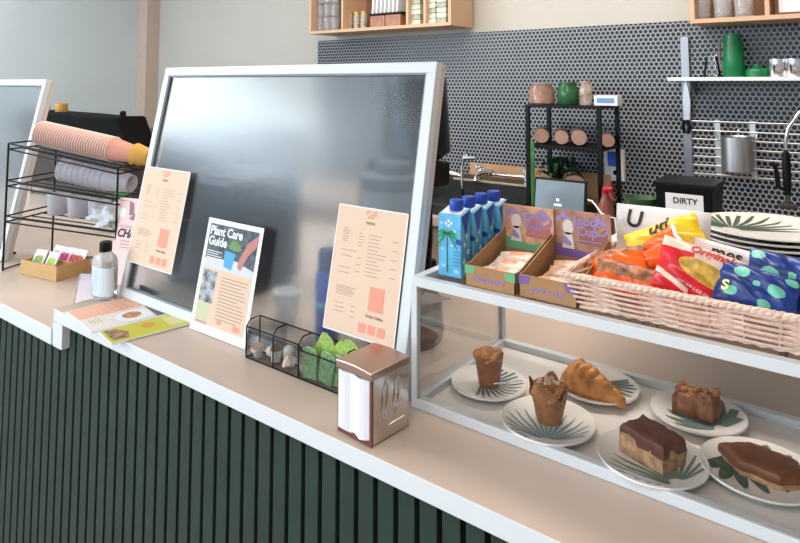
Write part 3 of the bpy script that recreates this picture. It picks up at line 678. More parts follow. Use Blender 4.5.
# muffins
bake = mat('baked_brown', (.36, .17, .07), .6, noise=.45, nscale=70, bump=.5); crumb = mat('crumb_top', (.40, .16, .05), .75, noise=.5, nscale=90, bump=.8)
paper_b = mat('muffin_paper', (.25, .07, .012), .5, noise=.3, nscale=40); tulip = mat('tulip_paper', (.33, .125, .045), .55, noise=.25, nscale=40)
def pleat(m, r0, r1, h, n, amp, flare=None, mi=0, zvar=0):
    vv = []; ff = []; N = n*4; S = 6
    for s in range(S+1):
        f = s/S
        for k in range(N):
            a = 2*PI*k/N; r = r0+(r1-r0)*f; r *= 1+amp*math.sin(n*a)*(.3+f); z = h*f
            if zvar and s == S: z += zvar*math.sin(4*a+.6)
            if zvar and s == S-1: z += zvar*.4*math.sin(4*a+.6)
            vv.append((r*math.cos(a), r*math.sin(a), z))
    for s in range(S):
        for k in range(N): ff.append((s*N+k, s*N+(k+1) % N, (s+1)*N+(k+1) % N, (s+1)*N+k))
    ff.append(tuple(range(N))[::-1]); m.add(vv, ff, mi)
t = thing('muffin', 'small brown muffin in a plain case, leftmost in the display', 'muffin', pcs[0]+Vector((-.004, .008, .0064)))
m = MB(); pleat(m, .020, .0285, .058, 12, .012); m.build('paper_case', paper_b, t, True)
o = blob('top', None, None, crumb, (0, 0, .046), .0285, .0285, .013, 8, .14); o.parent = t
t = thing('muffin', 'muffin in brown tulip paper with nutty top', 'muffin', pcs[1]+Vector((-.004, .014, .0064)))
m = MB(); pleat(m, .021, .034, .058, 8, .03, zvar=.011); m.build('tulip_paper', tulip, t, True)
o = blob('top', None, None, crumb, (0, 0, .038), .030, .030, .017, 18, .2); o.parent = t
m = MB(); rnd = random.Random(3)
for k in range(12):
    a = rnd.uniform(0, 6.28); r = rnd.uniform(0, .02); m.box(-.004, .004, -.003, .003, -.002, .003, 0, Matrix.Translation((r*math.cos(a), r*math.sin(a), .064+.003*math.cos(r*60))) @ Matrix.Rotation(a, 4, 'Z') @ Matrix.Rotation(.4, 4, 'X'))
m.build('nuts', mat('nut_pieces', (.62, .42, .28), .6), t, bevel=.001)
# croissant
def croissant(mt, loc, rz):
    m = MB(); vv = []; ff = []; S = 80; N = 22; L = .128
    for s in range(S+1):
        f = s/S; x = L*(f-.35); c = Vector((x, -.9*x*x*4*.25 - .0, 0)); a = -math.atan(1.8*x)
        env = max(.02, (math.sin(PI*min(.5, f*1.6+.01))**.6 if f < .31 else 1-((f-.31)/.69)**1.25*.72)) * (1 if f < .97 else math.sqrt(max(.02, 1-((f-.97)/.03)**2)))
        seg = (f*8.5) % 1; r = .033*env*(1+.045*math.sin(PI*seg))
        tx = Vector((math.cos(a), math.sin(a), 0)); nx = Vector((-tx.y, tx.x, 0)); sk = .35*r
        for k in range(N):
            b_ = 2*PI*k/N; h = math.sin(b_); rr_ = r*(1+.02*math.sin(3*b_+f*20))
            vv.append(tuple(c+nx*(rr_*math.cos(b_)*.92)+Vector((0, 0, max(-.7, h)*rr_+r*.72))+tx*(sk*(.5-abs(math.cos(b_))))))
    for s in range(S):
        for k in range(N): ff.append((s*N+k, s*N+(k+1) % N, (s+1)*N+(k+1) % N, (s+1)*N+k))
    ff.append(tuple(range(N))[::-1]); ff.append(tuple(S*N+k for k in range(N)))
    m.add(vv, ff); o = m.build('croissant', mt, smooth=True); o.location = loc; o.rotation_euler = (0, 0, rz); return o
cm_ = mat('croissant_crust', (.52, .20, .04), .42, noise=.4, nscale=45, bump=.3)
p = ONZ(583, 386, PZ+.02); o = croissant(cm_, (p.x, p.y, PZ+.0085), -.06); tag(o, 'golden brown croissant on a leaf-printed plate', 'croissant')
# cake slices
choc = mat('chocolate_icing', (.12, .033, .018), .5, noise=.25, nscale=60, bump=.5); sponge = mat('sponge', (.46, .27, .14), .8, noise=.35, nscale=90, bump=.7)
def slab(pts, h0, h1, name, mt, parent, seed, wob=.003):
    rnd = random.Random(seed); P2 = []
    n = len(pts)
    for i in range(n):
        a = Vector(pts[i]); b_ = Vector(pts[(i+1) % n])
        for k in range(6):
            q_ = a.lerp(b_, k/6); P2.append((q_.x+rnd.uniform(-wob, wob), q_.y+rnd.uniform(-wob, wob)))
    m = MB(); rings = 5; N = len(P2); vv = []; ff = []
    cx = sum(p_[0] for p_ in P2)/N; cy = sum(p_[1] for p_ in P2)/N
    lv = [(h0, 1.0), (h0+(h1-h0)*.35, 1.0), (h0+(h1-h0)*.75, .985), (h1-.001, .95), (h1+.001, .85), (h1+.002, .55), (h1+.001, .2)]
    for (z, s) in lv:
        for (x, y) in P2: vv.append((cx+(x-cx)*s+rnd.uniform(-1, 1)*.0006, cy+(y-cy)*s+rnd.uniform(-1, 1)*.0006, z+(rnd.uniform(-1, 1)*.0009 if z > h0 else 0)))
    for i in range(len(lv)-1):
        for k in range(N): ff.append((i*N+k, i*N+(k+1) % N, (i+1)*N+(k+1) % N, (i+1)*N+k))
    ff.append(tuple(range(N))[::-1]); ff.append(tuple((len(lv)-1)*N+k for k in range(N)))
    m.add(vv, ff); return m.build(name, mt, parent, smooth=True)
t = thing('cake_slice', 'tall sponge slice with thick chocolate topping', 'cake', pcs[4]+Vector((-.004, .012, .0066)), (0, 0, -.15))
R4 = [(-.042, -.02), (.034, -.032), (.045, .018), (-.030, .034)]
slab(R4, 0, .030, 'sponge', sponge, t, 4, .0022); slab([(x*1.05, y*1.07) for x, y in R4], .022, .041, 'icing', choc, t, 5, .0035)
t = thing('cake_slice', 'wide flat chocolate slice nearest the right photo edge', 'cake', pcs[5]+Vector((.002, .008, .0066)), (0, 0, -.2))
R5 = [(-.058, -.008), (-.02, -.034), (.035, -.030), (.058, .0), (.038, .032), (-.03, .03)]
slab(R5, 0, .015, 'base', sponge, t, 6, .002); slab([(x*1.04, y*1.04) for x, y in R5], .008, .022, 'icing', mat('chocolate_flat', (.15, .045, .012), .35, noise=.2, nscale=50, bump=.3), t, 7, .002)
t = thing('pastry', 'crumbly caramel pastry on the plate behind the two cake slices', 'pastry', pcs[3]+Vector((-.002, .012, .0066)), (0, 0, .1))
R3 = [(-.040, -.020), (.022, -.024), (.040, .012), (.0, .028), (-.034, .022)]
slab(R3, 0, .034, 'body', mat('caramel_pastry', (.26, .10, .04), .5, noise=.5, nscale=55, bump=.8), t, 9, .004)
m = MB(); rnd = random.Random(12)
for k in range(14): 
    M_ = Matrix.Translation((rnd.uniform(-.03, .03), rnd.uniform(-.018, .02), .036)) @ Matrix.Rotation(rnd.uniform(0, 3), 4, 'Z') @ Matrix.Rotation(rnd.uniform(-.5, .5), 4, 'X')
    m.box(-.006, .006, -.005, .005, -.003, .005, 0, M_)
m.build('crumbs', crumb, t, bevel=.002)
# small spoon on first plate
p = pcs[0]; t = MB().tube([(0, 0, .004), (.03, .0, .006), (.055, 0, .007)], [.0016, .0015, .0022], 8).lathe([(0, 0), (.006, .0015), (.008, .004)], 14, (-.008, 0, .002)).build('teaspoon', chrome, smooth=True)
t.location = p+Vector((.018, -.012, .016)); t.rotation_euler = (0, -.12, .45); tag(t, 'small silver teaspoon on the muffin plate', 'spoon')

# ---------------------------------------------------------------- on top of the case
TZ = CZ1+.0003
# coconut water cartons
cbl = mat('carton_blue', (.10, .42, .68), .35, noise=.2, nscale=25); cbd = mat('carton_cap_blue', (.01, .06, .40), .35); palm_g = mat('palm_green', (.02, .28, .10), .5); cwh = mat('carton_white', (.72, .78, .84), .4)
ct0 = thing('drink_carton', 'blue coconut water carton nearest the front left corner of the display case', 'carton', group='blue drink cartons on the display case')
Wk, Dk, Hk = .050, .036, .118
m = MB(); m.add([(0, 0, 0), (Wk, 0, 0), (Wk, Dk, 0), (0, Dk, 0), (0, 0, Hk-.004), (Wk, 0, Hk-.004), (Wk, Dk, Hk+.006), (0, Dk, Hk+.006)], [(0, 1, 2, 3), (4, 5, 6, 7), (0, 1, 5, 4), (1, 2, 6, 5), (2, 3, 7, 6), (3, 0, 4, 7)])
m.build('carton_body', cbl, ct0, bevel=.002)
MB().add([(.004, .003, Hk-.0028), (Wk-.004, .003, Hk-.0028), (Wk-.004, Dk-.004, Hk+.0062), (.004, Dk-.004, Hk+.0062)], [(0, 1, 2, 3)]).build('top_panel', cwh, ct0)
MB().lathe([(.0125, 0), (.0135, .002), (.0135, .018), (.012, .02), (0, .0202)], 20, (Wk*.55, Dk*.6, Hk+.002)).build('cap', cbd, ct0, True)
m = MB(); Mf = Matrix.Rotation(PI/2, 4, 'X')
m.add([(.0185, .008, .0007), (.0215, .008, .0007), (.0212, .08, .0007), (.0195, .08, .0007)], [(0, 1, 2, 3)], 0, Mf)
m.build('palm_trunk', mat('palm_trunk', (.03, .12, .14), .6), ct0)
m = MB()
for a in (-.5, .1, .7, 1.5, 2.4, 3.0, 3.6):
    pts = [(.02+.026*s*math.cos(a), .08+.026*s*math.sin(a)-.018*s*s) for s in (0, .25, .5, .75, 1)]
    for i in range(4):
        w_ = (.001, .004, .0045, .003, .0006); (xa, ya), (xb, yb) = pts[i], pts[i+1]; m.add([(xa, ya-w_[i], .0009), (xb, yb-w_[i+1], .0009), (xb, yb+w_[i+1]*.6, .0009), (xa, ya+w_[i]*.6, .0009)], [(0, 1, 2, 3)], 0, Mf)
m.build('palm_leaves', palm_g, ct0)
m = MB(); lines(m, .034, .052, .02, .05, 5, .0018, z=.0008); m2 = MB()
for v in range(0, len(m.v)): pass
mm_ = MB().add([tuple(Mf @ Vector(p)) for p in m.v], m.f); mm_.build('printed_text', mat('carton_ink', (.05, .2, .5), .6), ct0)
m = MB(); m.lathe([(0, .0009), (.008, .0009)], 16, (.046, .066, 0), M=Mf, squash=.6, caps=False).build('badge', cbd, ct0)
for i in range(5):
    a = [.3, 1.5, 2.4, 3.6, 5][i]
m = MB()
for (x, y) in ((.018, .098), (.024, .103), (.030, .099), (.024, .094)): m.lathe([(0, .0009), (.003, .0009)], 8, (x, y, 0), M=Mf, caps=False)
m.build('coconut_motif', cwh, ct0)
MB().add([(Wk+.0006, .001, Hk-.006), (Wk+.0006, Dk-.001, Hk+.003), (Wk+.0006, Dk*.5, Hk-.045)], [(0, 1, 2)]).build('side_flap', cbd, ct0)
m = MB()
for (y, z, r) in ((.010, .03, .006), (.025, .045, .005), (.012, .06, .004), (.026, .018, .005), (.020, .075, .004)):
    m.add([(Wk+.0006, y-r, z), (Wk+.0006, y, z-r*1.4), (Wk+.0006, y+r, z), (Wk+.0006, y, z+r*1.4)], [(0, 1, 2, 3)])
m.build('side_drops', cwh, ct0)
m = MB()
for (x, y, r) in ((.036, .085, .005), (.010, .05, .004), (.040, .012, .006), (.012, .02, .005), (.030, .058, .004), (.008, .098, .004)):
    m.lathe([(0, .0008), (r, .0008)], 7, (x, y, 0), M=Mf, squash=.7, caps=False)
m.build('splash_print', mat('carton_splash', (.35, .62, .78), .4), ct0)
cy = [(.003, 0, 'blue coconut water carton nearest the front left corner of the display case'), (.005, .043, 'second blue drink carton behind the front one'), (.008, .086, 'third blue drink carton in the row of four'), (.014, .128, 'rearmost blue drink carton in the row of four')]
for i, (dx, dy, lab) in enumerate(cy):
    o = ct0 if i == 0 else copy_tree(ct0); o.location = (-.683+dx, 1.022+dy, TZ); o.rotation_euler = (0, 0, .02); o['label'] = lab

# display boxes with bars
def snack_box(label, loc, w, d, hb, hf, accent, acc2, title, bcol, acc3):
    t = thing('display_box', label, 'box', loc)
    th = .002; m = MB()
    m.box(0, w, 0, th, 0, hf).box(0, w, d-th, d, 0, hf)
    m.box(th, w-th, th, d-th, 0, th)
    for x in (0, w-th): m.prism([(0, 0), (d, 0), (d, hb*.62), (d*.12, hf), (0, hf)], x, x+th, 0, Matrix(((0, 0, 1, 0), (1, 0, 0, 0), (0, 1, 0, 0), (0, 0, 0, 1))))
    m.build('tray', kraft, t)
    hdr = MB().box(-.004, w+.004, d, d+th, 0, hb).build('header_card', bcol, t)
    F = FACE()
    Mf = Matrix.Translation((0, d, 0)) @ Matrix.Rotation(PI/2, 4, 'X')
    def ad(mb_, nm, mt, par=hdr):
        q = MB(); q.v = [tuple(Mf @ Vector(p)) for p in mb_.v]; q.f = mb_.f; q.m = mb_.m; return q.build(nm, mt, par)
    ad(MB().add([(0, hf*.6, .0006), (w, hf*.6, .0006), (w, hb*.50, .0006), (w*.6, hb*.40, .0006), (w*.3, hb*.43, .0006), (0, hb*.5, .0006)], [(0, 1, 2, 3, 4, 5)]), 'colour_band', accent)
    m = MB(); m.lathe([(0, .0009), (.011, .0009)], 14, (w*.26, hb*.74, 0), squash=1.3, caps=False); m.add([(w*.14, hb*.42, .0009), (w*.38, hb*.42, .0009), (w*.33, hb*.66, .0009), (w*.2, hb*.66, .0009)], [(0, 1, 2, 3)]); ad(m, 'figure_print', mat('figure_cream', (.74, .66, .60), .6))
    m = MB(); m.add([(w*.14, hb*.50, .0011), (w*.30, hb*.46, .0011), (w*.33, hb*.50, .0011), (w*.2, hb*.62, .0011)], [(0, 1, 2, 3)]); ad(m, 'figure_blouse', acc2)
    ad(MB().add([(w*.45, hb*.52, .0005), (w*.98, hb*.5, .0005), (w*.98, hb*.80, .0005), (w*.8, hb*.68, .0005), (w*.62, hb*.86, .0005), (w*.5, hb*.7, .0005)], [(0, 1, 2, 3, 4, 5)]), 'wave_print', acc3)
    m = MB(); m.lathe([(.010, .0009), (.014, .0009)], 18, (w*.87, hb*.78, 0), caps=False)
    for k in range(5): m.lathe([(0, .0008), (.006, .0008)], 8, (w*(.08+.09*k if k < 3 else .5+.1*k), hb*(.92 if k % 2 else .86), 0), caps=False)
    lines(m, w*.45, w*.92, hb*.55, hb*.58, 1, .002, .1, z=.0009); ad(m, 'ornaments', acc2)
    for nm, body, sz, px, py, mt, yy in (('title', title, .0235, w*.62, hb*.78, acc2, d), ('front_text', 'GOOD GUM' if False else title.replace('\n', ' ').upper(), .011, w*.5, hf*.4, acc2, 0)):
        o = text(nm, body, sz, mt, t, 0, 0, .0009, bold=.03, space=.8); o.rotation_euler = (PI/2, 0, 0); o.location = (px, yy, py)
    q = MB(); q.v = [(x, -.0006, z) for x, z in ((0, hf*.55), (.018, hf*.6), (.022, hf-.001), (0, hf-.001), (w, hf*.55), (w-.018, hf*.6), (w-.022, hf-.001), (w, hf-.001))]
    for k_ in (0, 4):
        c_ = MB(); c_.add(q.v[k_:k_+4], [(0, 1, 2, 3)]); c_.build('corner_print', accent, t)
    return t
ga = mat('box_green', (.14, .42, .20), .6); pu = mat('box_purple', (.20, .11, .34), .6); orr = mat('box_orange_print', (.66, .36, .22), .7, noise=.25, nscale=35); brp = mat('box_brown_print', (.42, .22, .15), .7, noise=.25, nscale=35); lil = mat('lilac_ink', (.33, .24, .50), .6)
bA = ONZ(463, 291, TZ); bB = ONZ(514, 299, TZ)
d_box = .155; hbk = AT(505, 203, 1.03+.0+d_box).z-TZ
print('boxes', bA, bB, hbk)
snack_box('kraft display box with green band, holding wrapped snack bars', (-.610, 1.003, TZ), .100, d_box, .120, .036, ga, lil, 'Good\nGut', orr, mat('wave_coral', (.55, .17, .12), .6))
snack_box('kraft display box with purple band, beside the wicker basket', (-.506, 1.008, TZ), .104, d_box, .122, .036, pu, lil, 'Jooce\nCup', brp, mat('wave_maroon', (.32, .12, .10), .6))
def pillow(w, h, t_, name, mats, matfn=None, seed=0, n=22, crimp=.06, wr=.12):
    rnd = random.Random(seed); ph_ = [(rnd.uniform(2, 9), rnd.uniform(2, 9), rnd.uniform(0, 6)) for _ in range(6)]
    def thick(x, y):
        a = max(0, 1-(2*x/w)**2); b_ = max(0, 1-abs(2*y/h)**2.4)
        base = t_/2*(a**.55)*(b_**.6)
        return base*(1+wr*sum(math.sin(f*x/w*3+g*y/h*3+p) for f, g, p in ph_)/2)
    def xo(x, y):   # waist: crimped ends narrow slightly
        return x*(1-.05*(1-abs(2*y/h))**2)
    m = MB(); vv = []; ff = []; fm = []
    for side in (1, -1):
        o = len(vv)
        for j in range(n+1):
            for i in range(n+1):
                x = -w/2+w*i/n; y = -h/2+h*j/n; vv.append((xo(x, y), y, side*thick(x, y)+(.0006*side)))
        for j in range(n):
            for i in range(n):
                a = o+j*(n+1)+i; ff.append((a, a+1, a+n+2, a+n+1)); fm.append((matfn((i+.5)/n, (j+.5)/n) if matfn and side == 1 else 0))
    m.v = vv; m.f = ff; m.m = fm
    o = m.build(name, mats, smooth=True); return o, thick
wrapm = mat('wrapper_cream', (.68, .56, .48), .35, noise=.25, nscale=60); wrapc = mat('wrapper_coral', (.70, .34, .20), .35, noise=.3, nscale=60)
def bars(x0, y0, n, matl, group, side, labs):
    for i in range(n):
        o, _ = pillow(.072, .034, .012, 'snack_bar', [matl[0], matl[1]], lambda u, v: 1 if .3 < u < .75 and .25 < v < .75 else 0, seed=i+side, n=12)
        o.location = (x0+.0+(i % 2)*.006, y0+.03+.034*(i//2)+.004*(i % 2), TZ+.010+.0125*(i % 2)+.006*(i//2)); o.rotation_euler = (.25, .06*(-1)**i, .15*(-1)**(i//2)+.05)
        tag(o, labs[i], 'snack bar', group)
pos = ['bottom front', 'top front', 'bottom middle', 'top middle', 'bottom back', 'top back']
bars(-.562, 1.003, 6, (wrapm, wrapc), 'wrapped bars in the green-banded box', 1, [f'cream wrapped snack bar in the green-banded box, {q}' for q in pos])
bars(-.456, 1.008, 6, (mat('wrapper_tan', (.50, .30, .18), .4, noise=.3, nscale=60), mat('wrapper_pale', (.60, .47, .40), .4, noise=.3, nscale=60)), 'wrapped bars in the purple-banded box', 8, [f'tan wrapped snack bar in the purple-banded box, {q}' for q in pos])

# ---------------------------------------------------------------- wicker basket
t = thing('wicker_basket', 'pale pink wicker basket full of chip packets on the display case', 'basket', (-.398, 1.018, TZ))
Wx, Wy, Hh = .56, .205, .050
def per(f, k, flare=.022):   # point on perimeter; f in 0..1, k height 0..1
    w = Wx; d = Wy; x0, x1, y0, y1 = -flare*k, w+flare*k, -flare*.8*k, d+flare*.8*k; P_ = 2*((x1-x0)+(y1-y0)); s = f*P_
    if s < x1-x0: return Vector((x0+s, y0, 0)), Vector((0, -1, 0))
    s -= x1-x0
    if s < y1-y0: return Vector((x1, y0+s, 0)), Vector((1, 0, 0))
    s -= y1-y0
    if s < x1-x0: return Vector((x1-s, y1, 0)), Vector((0, 1, 0))
    s -= x1-x0
    return Vector((x0, y1-s, 0)), Vector((-1, 0, 0))
ns = 36; rows = 12; m = MB(); wick = mat('pale_wicker', (.72, .53, .44), .6, noise=.12, nscale=80, bump=.3)
for r in range(rows):
    k = (r+.5)/rows; pts = []
    for i in range(ns*4):
        f = i/(ns*4); p, n_ = per(f, k); ph_ = math.cos(PI*(f*ns/2)+(PI if r % 2 else 0)); p = p+n_*(.0055*ph_); p.z = Hh*k; pts.append(p)
    m.tube(pts, .0020, 5, closed=True)
for i in range(ns):
    f = (i+.5)/ns; a, _ = per(f, 0); b_, _ = per(f, 1); a.z = .001; b_.z = Hh; m.tube([a, b_], .0020, 5)
m.build('weave', wick, t, True)
m = MB()
for ph0 in (0, PI):
    pts = []
    for i in range(900):
        f = i/900; p, n_ = per(f, 1.08); a = f*90*2*PI+ph0; p = p+n_*(.0016*math.cos(a)); p.z = Hh+.003+.0012*math.sin(a); pts.append(p)
    m.tube(pts, .0046, 6, closed=True)
m.build('rim', wick, t, True)
m = MB(); pts = []
for i in range(300): p, n_ = per(i/300, 0); p = p+n_*.002; p.z = .003+.0012*math.sin(i*1.6); pts.append(p)
m.tube(pts, .003, 6, closed=True).box(.002, Wx-.002, .002, Wy-.002, .002, .005); m.build('base', wick, t, True)

# chip packets: (label, x, y, z of bottom centre, w,h,t, rot)
BX, BY, BZ = -.398, 1.018, TZ+.006
def packet(label, loc, rot, w, h, t_, mats, fn, seed, texts=(), n=24, wr=.14):
    o, th = pillow(w, h, t_, 'chip_packet', mats, fn, seed, n, wr=wr); o.location = loc; o.rotation_euler = rot; tag(o, label, 'chip packet', 'chip packets in the wicker basket')
    for (nm, body, sz, mt, x, y, rz, shear, bold) in texts: text(nm, body, sz, mt, o, x, y, .0018, rot=rz, shear=shear, bold=bold, func=lambda a, b_: th(a, b_))
    return o
red = mat('bag_red', (.60, .012, .02), .28, noise=.15, nscale=40); wht = mat('bag_white', (.74, .72, .72), .35); yel = mat('bag_yellow', (.85, .55, .01), .3, noise=.1, nscale=40); ora = mat('bag_orange', (.85, .11, .008), .25, noise=.2, nscale=40)
chipc = mat('chip_gold', (.62, .38, .06), .45, noise=.4, nscale=60); navy = mat('bag_navy', (.010, .035, .20), .3, noise=.4, nscale=30); mint = mat('bag_mint', (.16, .55, .42), .35); blk = mat('bag_black', (.03, .02, .02), .4); orp = mat('bag_orange_print', (.80, .25, .06), .4)
def FP(u, v, y): q = AT(u, v, y); return Vector((q.x, q.y, q.z))
# white U packet at the back
packet('white chip packet with a large black U, at the back left of the basket', FP(661, 247, 1.225), FACE(.30, .05), .165, .14, .03, [wht, blk], None, 3, [('large_letter', 'U', .044, blk, -.046, .042, -.1, 0, .02), ('printed_word', 'es', .026, blk, .045, .005, -.3, 0, .02)])
packet('yellow chip packet with black script lettering lying across the basket', FP(664, 239, 1.165), (PI/2-.75, -.42, .2), .130, .062, .028, [yel, blk], None, 4, [('script_word', 'ud', .036, blk, -.004, .017, .15, .4, .03)])
packet('orange packet lying over the yellow one at the left of the basket', FP(652, 254, 1.11), (PI/2-.8, -.72, .1), .115, .050, .026, [ora, white_p], lambda u, v: 1 if (.0 < u < .04 or u > .96) else 0, 6, [('printed_word', 'hot', .014, wht, -.02, 0, 0, .3, .02)])
packet('red-orange packet low at the left of the basket with brown upper half', FP(618, 262, 1.09), (PI/2-.8, -.30, .1), .095, .05, .024, [ora, mat('packet_mix', (.30, .12, .05), .4, noise=.6, nscale=70)], lambda u, v: 1 if v > .72 else 0, 16, [('printed_word', 'hot', .012, wht, -.015, -.004, 0, .3, .02)])
packet('dark orange packet lying low along the left front of the basket', FP(632, 280, 1.055), (PI/2-.7, .1, .05), .12, .05, .022, [ora, MATS['packet_mix']], lambda u, v: 1 if v > .45 else 0, 9)
packet('brown-orange packet leaning inside the back left corner of the basket', FP(604, 268, 1.10), (PI/2-1.1, -.2, .5), .08, .05, .02, [MATS['packet_mix'], ora], None, 19)
def origfn(u, v):
    if v > .80: return 1
    if ((u-.60)/.36)**2+((v-.50-.25*(.60-u))/.20)**2 < 1: return 2
    if u > .42 and v > .42: return 1
    if .04 < v-.55*(.45-u) < .14 and u < .45: return 1
    return 0
packet('red and cream chip packet printed Original at the basket centre', FP(698, 274, 1.06), (PI/2-.5, .24, .1), .118, .082, .034, [red, mat('bag_cream', (.78, .58, .48), .35), chipc], origfn, 11, [('script_word', 'Original', .018, red, .010, .032, 0, .35, .02), ('small_print', 'NET WT 1 OZ (28g)', .006, wht, .0, -.026, -.2, 0, .02)], n=70)
packet('white barbecue chip packet with orange letters behind the red one', FP(729, 274, 1.13), (PI/2-.35, .14, -.02), .115, .085, .030, [wht], None, 12, [('printed_word', 'mes', .028, blk, -.006, .027, 0, 0, .02), ('flavour_word', 'BBQ', .024, orp, .012, .003, 0, 0, .03)])
def bluefn(u, v):
    for (a, b_, r) in ((.3, .75, .10), (.75, .5, .11), (.2, .25, .09), (.62, .15, .08), (.5, .55, .05), (.9, .85, .08)):
        if (u-a)**2+((v-b_)*.8)**2 < r*r: return 1
    return 0
packet('navy packet with mint leaf print, left of the two navy ones', FP(756, 290, 1.055), (PI/2-.75, .16, .05), .105, .065, .030, [navy, mint], bluefn, 14, [('printed_letter', 'S', .022, mat('lemon_ink', (.75, .75, .3), .5), -.038, -.012, 0, 0, .03)], n=70)
packet('navy packet with mint leaf print at the right photo edge', FP(792, 284, 1.11), (PI/2-.7, .12, .0), .12, .085, .034, [navy, mint], lambda u, v: bluefn(1-u, v), 15, n=70)

# ---------------------------------------------------------------- plates behind the basket
t = thing('plate_shelf', 'low white shelf behind the basket carrying the plate stacks', 'shelf', (-.52, 1.37, 1.0505))
MB().box(0, .95, -.03, .25, .218, .236).build('board', white_al, t, bevel=.001)
for x, y in ((.45, 0), (.45, .22), (.93, 0), (.93, .22)): MB().box(x, x+.014, y, y+.014, 0, .218).build('leg', white_al, t)
SZ = 1.0505+.2365
c = AT(766, 226, 1.50); cc = Vector((-.215, 1.475, 0))
Rb = .128; H_top = AT(766, 226, 1.475).z
npl = 7; step = max(.010, (H_top-.014-SZ)/(npl-1)); print('stack', H_top, step)
c = AT(768, 226, 1.475); pb_ = thing('dinner_plate', 'x', 'plate', group='dinner plates stacked behind the basket')
plate_parts(Rb, pb_, 2.0, 'palm', (-.058, -.040), mat('stack_leaf', (.05, .10, .06), .45))
names = ['lowest', 'second from the bottom', 'third from the bottom', 'middle', 'third from the top', 'second from the top', 'top']
for i in range(npl):
    o = pb_ if i == 0 else copy_tree(pb_); o.location = (c.x+.002*math.sin(i*2), c.y, SZ+.0003+i*step); o.rotation_euler = (0, 0, .0 if i == npl-1 else i*.7)
    o['label'] = f'palm-printed dinner plate in the large stack behind the basket, {names[i]}'
c = AT(672, 226, 1.46); H2 = AT(672, 216, 1.46).z; pq = thing('side_plate', 'x', 'plate', group='side plates stacked behind the yellow packet')
plate_parts(.075, pq, 1, 'palm'); n2 = 6; st2 = max(.010, (H2-.014-SZ)/(n2-1)); print('stack2', H2, st2)
c.x = AT(672, 226, 1.45).x
for i in range(n2):
    o = pq if i == 0 else copy_tree(pq); o.location = (c.x, 1.45, SZ+.0003+i*st2); o['label'] = f'white side plate in the small stack behind the chip packets, {["lowest", "second from the bottom", "third from the bottom", "third from the top", "second from the top", "top"][i]}'

# ---------------------------------------------------------------- wall cabinets
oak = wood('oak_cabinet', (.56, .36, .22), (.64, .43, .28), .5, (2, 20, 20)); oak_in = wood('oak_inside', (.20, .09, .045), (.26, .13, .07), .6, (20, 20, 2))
def wall_cab(label, x0, x1, z0, h, divs, y0=2.85, y1=3.08):
    t = thing('wall_cabinet', label, 'cabinet', (x0, y0, z0)); w = x1-x0; d = y1-y0; th = .018
    m = MB(); m.box(0, w, 0, d, 0, th).box(0, w, 0, d, h-th, h).box(0, th, 0, d, th, h-th).box(w-th, w, 0, d, th, h-th); m.build('carcass', oak, t)
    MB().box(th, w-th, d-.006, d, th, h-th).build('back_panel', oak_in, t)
    for x in divs: MB().box(x-x0-.008, x-x0+.008, .001, d-.006, th, h-th).build('partition', oak, t)
    return t
cz = 1.955
cxL, cxR = AT(309, 30, 2.85).x, AT(451, 30, 2.85).x
# the tiled wall is flush; cabinets hang on it
wall_cab('oak wall cabinet at the top left, filled with glasses and boxes', cxL, cxR, cz, .40, [AT(342, 20, 2.85).x, AT(407, 20, 2.85).x, AT(424.5, 20, 2.85).x])
r0 = AT(690, 20, 2.85).x
wall_cab('oak wall cabinet at the top right, holding drinking glasses', r0, r0+1.1, 1.896, .40, [AT(767, 10, 2.85).x])
glassm = mat('drinking_glass', (.80, .80, .80), .08, trans=.75, ior=1.25)
gl = MB().lathe([(.026, 0), (.030, .003), (.034, .085), (.0325, .085), (.0285, .012), (0, .012)], 18).build('drinking_glass', glassm, smooth=True)
used = False
def put(o, first, loc, label, group, rot=None):
    c_ = o if first else copy_tree(o); c_.location = loc; tag(c_, label, o.get('category'), group)
    if rot: c_.rotation_euler = rot
    return c_
gl['category'] = 'glass'; first = True
for j, u in enumerate((324, 331, 338)):
    for k in range(3):
        p = AT(u, 20, 2.93); put(gl, first, (p.x-.02, 2.93, cz+.019+k*.086), f'glass in the {["left", "middle", "right"][j]} column stacked in the left oak cabinet, {["bottom", "middle", "top"][k]}', 'glasses stacked in the left wall cabinet'); first = False
for j, u in enumerate((702, 723, 744)):
    p = AT(u, 10, 2.93); o = copy_tree(gl); o.location = (p.x, 2.93, 1.896+.0185); o.scale = (1.12, 1.12, 1.3); tag(o, f'{["left", "middle", "right"][j]} drinking glass in the right oak cabinet', 'glass', 'glasses in the right wall cabinet')
# framed picture leaning in the right cabinet
p = AT(775, 8, 2.9)
o = thing('picture_frame', 'brown-framed picture standing in the right oak cabinet', 'picture', (p.x, 2.9, 1.9145), (-.08, 0, 0))
m = MB(); m.box(0, .2, 0, .012, 0, .012).box(0, .2, 0, .012, .13, .142).box(0, .012, 0, .012, .012, .13).box(.188, .2, 0, .012, .012, .13); m.build('frame', mat('frame_brown', (.16, .06, .03), .4), o)
MB().box(.012, .188, .004, .008, .012, .13).build('picture', white_p, o)
